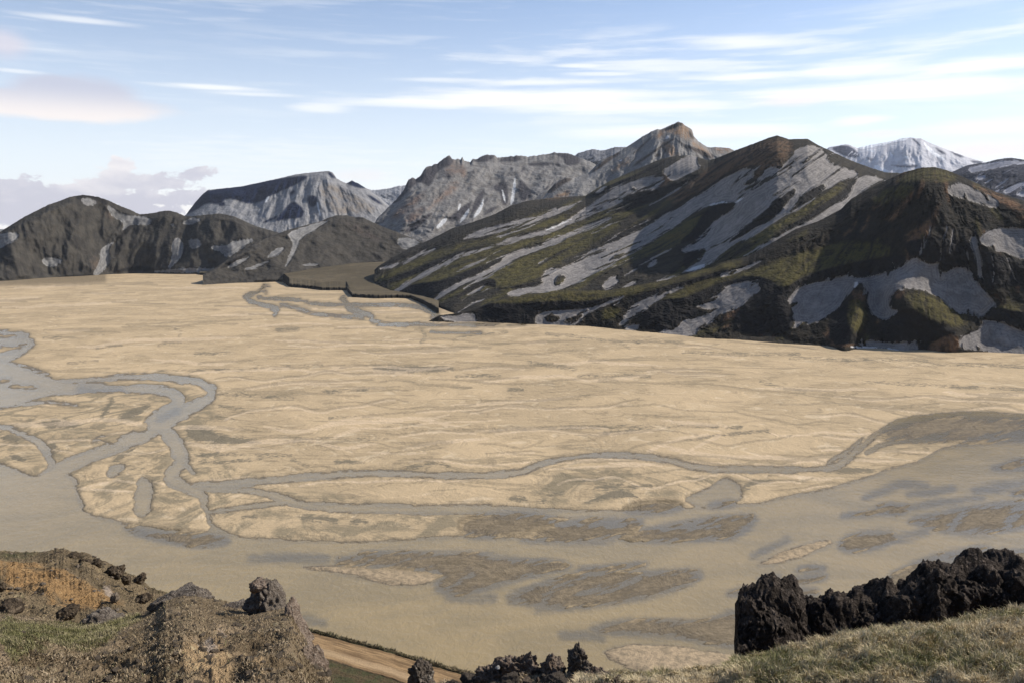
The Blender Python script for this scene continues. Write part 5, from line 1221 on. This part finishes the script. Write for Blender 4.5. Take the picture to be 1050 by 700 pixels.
blades('grass', NG, lambda X, Y: (X > -60) & (X < 250) & (Y < 760), 60000, .02, .075, .0032, 73, gm2, 'short mossy green grass on the left slope', clump=.35, dens=GR)
hm = blade_mat('heath_twigs', (.34,.265,.175), (.22,.17,.10), (.12,.09,.055), 0)
HE = np.clip(fbm(NG['x'] / .5, NG['y'] / .5, oct=3, seed=99) * 6 + .8, .03, 3) * np.clip(5 - NG['A']['green'], .3, 6) * np.clip(3 - NG['A']['ochre'], .05, 6)
blades('heath', NG, lambda X, Y: (X > -60) & (X < 345) & (Y < 760), 36000, .012, .05, .005, 77, hm, 'low brown heath and dead twigs over the left slope', clump=.22, lean=1.2, dens=HE)
blades('heath', NG, lambda X, Y: (X > 345) & (X < 660) & (Y < 760), 16000, .01, .05, .003, 79, hm, 'thin brown heath between the rocks of the bottom edge', clump=.2, lean=1.0)
sc = blade_mat('slope_scrub', (.22,.17,.10), (.13,.115,.06), (.08,.06,.035), 0)
blades('scrub', KN, lambda X, Y: (X > -60) & (X < 320) & (Y < 660), 5000, .05, .14, .02, 81, sc, 'sparse brown scrub on the ochre slope', clump=2.0, lean=.9, dens=np.clip(2 - KN['A']['ochre'], .05, 6))
# scrub along the water edge of the road
u, R0, ddx, ddy = BANK
Rk = R0 - np.array([.9, 1.6, 2.3, 3.0])[:, None]
GB = dict(X=np.broadcast_to(u, Rk.shape), Y=Rk * 0, x=Rk * ddx, y=Rk * ddy, z=Rk * 0 + 1.5)
blades('scrub', GB, lambda X, Y: (X > 250) & (X < 640), 9000, .3, 1.5, .12, 83, sc, 'dark line of low scrub between the dirt road and the river', clump=7)

# ================================================================== SKY, SUN, CAMERA
def build_world():
    w = bpy.data.worlds.new('World'); scene.world = w; w.use_nodes = True
    t = NT(w.node_tree); bg = t.n['Background']
    sky = t.new('ShaderNodeTexSky', sky_type='NISHITA'); sky.sun_disc = False
    sky.sun_elevation = math.radians(SUN_EL); sky.sun_rotation = math.radians(SUN_AZ)
    sky.altitude = 600; sky.air_density = .8; sky.dust_density = .6; sky.ozone_density = 1.5
    d = t.new('ShaderNodeTexCoord').outputs['Generated']
    s = t.new('ShaderNodeSeparateXYZ'); t.l.new(d, s.inputs[0])
    x, y, z = s.outputs
    az = t.m('ARCTAN2', x, y); el = t.m('ARCSINE', z)
    def vec(sx, sy, seed=0.0):
        n = t.new('ShaderNodeCombineXYZ'); t.set(n.inputs[0], t.m('MULTIPLY', az, sx)); t.set(n.inputs[1], t.m('MULTIPLY', el, sy)); n.inputs[2].default_value = seed; return n.outputs[0]
    def dirp(px, py):
        dx, dy, dz = ray(px, py); return math.atan2(dx, dy), math.atan2(dz, math.hypot(dx, dy))
    col = t.mix(1.0, sky.outputs[0], SKY_TINT, 'MULTIPLY')
    WH = CLOUD_WHITE
    # thin high veil that whitens towards the horizon
    veil = t.m('POWER', t.rng(el, .40, .03, 0, 1, 'LINEAR'), 2.0)
    col = t.mix(t.m('MULTIPLY', veil, .93), col, tuple(a * c for a, c in zip(WH, (.955,.985,1.0))))
    n1 = t.noise(vec(5, 60), 1.0, 5, .6, .25); n2 = t.noise(vec(2.2, 16, 4.), 1.0, 3, .55, .4); n3 = t.noise(vec(14, 200, 2.), 1.0, 3, .6, .2)
    NA = t.m('SUBTRACT', t.noise(vec(8, 95, 1.), 1.0, 4, .6, .3), .5); NB = t.m('SUBTRACT', t.noise(vec(16, 40, 3.), 1.0, 4, .6, .2), .5)
    NC = t.m('SUBTRACT', t.noise(vec(34, 60, 5.), 1.0, 5, .62, .3), .5)
    def ell(px, py, rx, ry, warp=0.35, soft=(1.0, .35), seed=0., sx=16, sy=40, skew=0.0):
        a0, e0 = dirp(px, py)
        nz = NA if sy > 60 else (NC if sx > 20 else NB)
        u_ = t.m('DIVIDE', t.m('SUBTRACT', az, a0), rx / F); v_ = t.m('DIVIDE', t.m('SUBTRACT', el, e0), ry / F)
        if skew: v_ = t.m('SUBTRACT', v_, t.m('MULTIPLY', u_, skew))
        r_ = t.m('SQRT', t.m('ADD', t.m('MULTIPLY', u_, u_), t.m('MULTIPLY', v_, v_)))
        r_ = t.m('ADD', r_, t.m('MULTIPLY', nz, warp * 4))
        return t.rng(r_, soft[0], soft[1])
    # streaky cirrus
    band = t.m('MULTIPLY', t.rng(el, .26, .205), t.rng(el, .115, .15))
    st = t.rng(t.m('ADD', t.m('MULTIPLY', n1, .65), t.m('MULTIPLY', n2, .35)), .47, .60)
    side = t.rng(az, -.38, .1, .25, 1)
    cir = t.m('MULTIPLY', t.m('MULTIPLY', band, st), side)
    col = t.mix(t.m('MULTIPLY', cir, .5), col, WH)
    thin = t.rng(t.m('ADD', t.m('MULTIPLY', n3, .4), t.m('MULTIPLY', n2, .6)), .50, .68)
    col = t.mix(t.m('MULTIPLY', t.m('MULTIPLY', thin, t.rng(el, .36, .2)), .3), col, WH)
    for (px, py, rx, ry, k, sk) in [(550,101,190,11,.95,0),(640,110,150,8,.8,0),(420,106,120,6,.6,0),(220,90,60,3.5,.7,0),(260,97,55,3,.5,0),(330,111,40,6,.6,0),(760,43,75,8,.75,-.3),(870,73,75,8,.9,0),(770,78,60,5,.8,-.1),(900,92,150,10,.95,0),
                                (1010,66,70,9,.9,0),(960,96,120,7,.8,0),(600,68,30,2.5,.7,-.2),(620,76,45,2.5,.6,-.2),(75,20,55,3.5,.55,0),(15,73,30,2.5,.5,0),(700,135,150,9,.7,-.2),(880,124,32,6,.7,.2),(1020,130,70,9,.6,0),(560,85,120,4,.6,0),(450,82,60,3,.5,0)]:
        col = t.mix(t.m('MULTIPLY', ell(px, py, rx, ry, .28, (1.1, .2), px * .13, 9, 90, sk), k), col, WH)
    pink = tuple(a * c for a, c in zip(WH, (.95,.86,.83))); grey = tuple(a * c for a, c in zip(WH, (.56,.55,.64))); mauve = tuple(a * c for a, c in zip(WH, (.74,.68,.72)))
    # lens cloud at the left, violet top and warm base
    m1 = t.m('MAXIMUM', ell(60, 108, 112, 15, .16, (1.0, .6), 3.1), ell(76, 97, 62, 19, .16, (1.0, .6), 4.1))
    a0, e0 = dirp(60, 104)
    body = t.mix(t.rng(el, dirp(60, 122)[1], dirp(60, 84)[1]), tuple(a * c for a, c in zip(WH, (.96,.88,.85))), tuple(a * c for a, c in zip(WH, (.56,.58,.70))))
    col = t.mix(t.m('MULTIPLY', m1, .88), col, body)
    col = t.mix(t.m('MULTIPLY', ell(5, 45, 24, 15, .16, (1.1, .2), 8.), .7), col, tuple(a * c for a, c in zip(WH, (.72,.68,.76))))
    col = t.mix(t.m('MULTIPLY', ell(815, 102, 42, 8, .2, (1.1, .2), 12.), .6), col, pink)
    # warm white behind, then the low cumulus row at the left
    low = t.m('MULTIPLY', t.rng(el, dirp(0, 178)[1], dirp(0, 215)[1]), 1.0)
    col = t.mix(t.m('MULTIPLY', low, .75), col, tuple(a * c for a, c in zip(WH, (1.0,.955,.93))))
    cum = None
    for i, (px, py, rx, ry, sk) in enumerate([(118,188,46,13,.28),(95,199,70,13,0),(40,200,60,14,0),(5,190,30,8,-.2),(128,170,14,8,0),(200,179,20,7,.35),(165,190,30,7,.3),(150,203,60,10,0),(20,222,70,13,0),(140,215,40,8,0)]):
        e = ell(px, py, rx, ry, .8, (1.05, .7), 20. + i, 22, 40, sk); cum = e if cum is None else t.m('MAXIMUM', cum, e)
    cn = t.noise(vec(14, 34, 9.), 1.0, 5, .6, .3)
    shade = t.rng(t.m('ADD', t.m('MULTIPLY', cn, .6), t.m('MULTIPLY', t.rng(el, .03, .12, 0, 1, 'LINEAR'), .4)), .32, .62)
    ccol = t.mix(shade, grey, tuple(a * c for a, c in zip(WH, (.98,.92,.91))))
    col = t.mix(t.m('MULTIPLY', cum, .9), col, ccol)
    for (px, py, rx, ry, k) in [(1030,152,70,10,.6),(1000,158,60,10,.5),(370,180,35,8,.35),(900,138,40,5,.5),(740,140,60,6,.3)]:
        col = t.mix(t.m('MULTIPLY', ell(px, py, rx, ry, .2, (1.1, .2), px * .31), k), col, tuple(a * c for a, c in zip(WH, (.93,.85,.85))))
    t.l.new(col, bg.inputs['Color']); bg.inputs['Strength'].default_value = SKY_STRENGTH
SKY_STRENGTH = .112
SKY_TINT = (.90, .92, .95)
CLOUD_WHITE = (6.6, 6.6, 6.55)
build_world()

sl = bpy.data.lights.new('sun', 'SUN'); sl.energy = 4.3; sl.angle = math.radians(.5); sl.color = (1.0, .945, .86)
so = bpy.data.objects.new('sun', sl); C.objects.link(so)
from mathutils import Vector
a, e = math.radians(SUN_AZ), math.radians(SUN_EL)
sd_ = Vector((math.sin(a) * math.cos(e), math.cos(a) * math.cos(e), math.sin(e)))
so.rotation_euler = sd_.to_track_quat('Z', 'Y').to_euler()

cam = bpy.data.cameras.new('camera'); co = bpy.data.objects.new('camera', cam); C.objects.link(co)
cam.sensor_width = 36; cam.lens = 36 * F / 1050; cam.clip_start = .1; cam.clip_end = 120000
co.location = (0, 0, H); co.rotation_euler = (math.pi / 2 - PITCH, 0, 0)
scene.camera = co
scene.view_settings.view_transform = 'Standard'; scene.view_settings.look = 'None'
scene.view_settings.exposure = 0.62; scene.view_settings.gamma = 1.0; scene.view_settings.use_curve_mapping = False

scene.cycles.max_bounces = 4; scene.cycles.diffuse_bounces = 2; scene.cycles.glossy_bounces = 1; scene.cycles.transmission_bounces = 0; scene.cycles.volume_bounces = 0
scene.world.cycles.sampling_method = 'MANUAL'; scene.world.cycles.sample_map_resolution = 512
scene.cycles.use_denoising = True; scene.render.use_persistent_data = False

HAZE = 1.2e-5
if HAZE > 0:
    bm = bmesh.new(); bmesh.ops.create_cube(bm, size=1.0)
    for v in bm.verts: v.co = Vector((v.co.x * 30000, v.co.y * 34000 + 6000, v.co.z * 1705 + 847.5))
    me = bpy.data.meshes.new('haze'); bm.to_mesh(me); bm.free()
    m = bpy.data.materials.new('haze_air'); m.use_nodes = True; nt = m.node_tree; nt.nodes.remove(nt.nodes['Principled BSDF'])
    pv = nt.nodes.new('ShaderNodeVolumePrincipled'); pv.inputs['Density'].default_value = HAZE; pv.inputs['Color'].default_value = (.86, .92, 1, 1); pv.inputs['Anisotropy'].default_value = .2
    nt.links.new(pv.outputs[0], nt.nodes['Material Output'].inputs['Volume'])

    put('haze', me, m, label='thin blue air between the camera and the far mountains', kind='stuff')
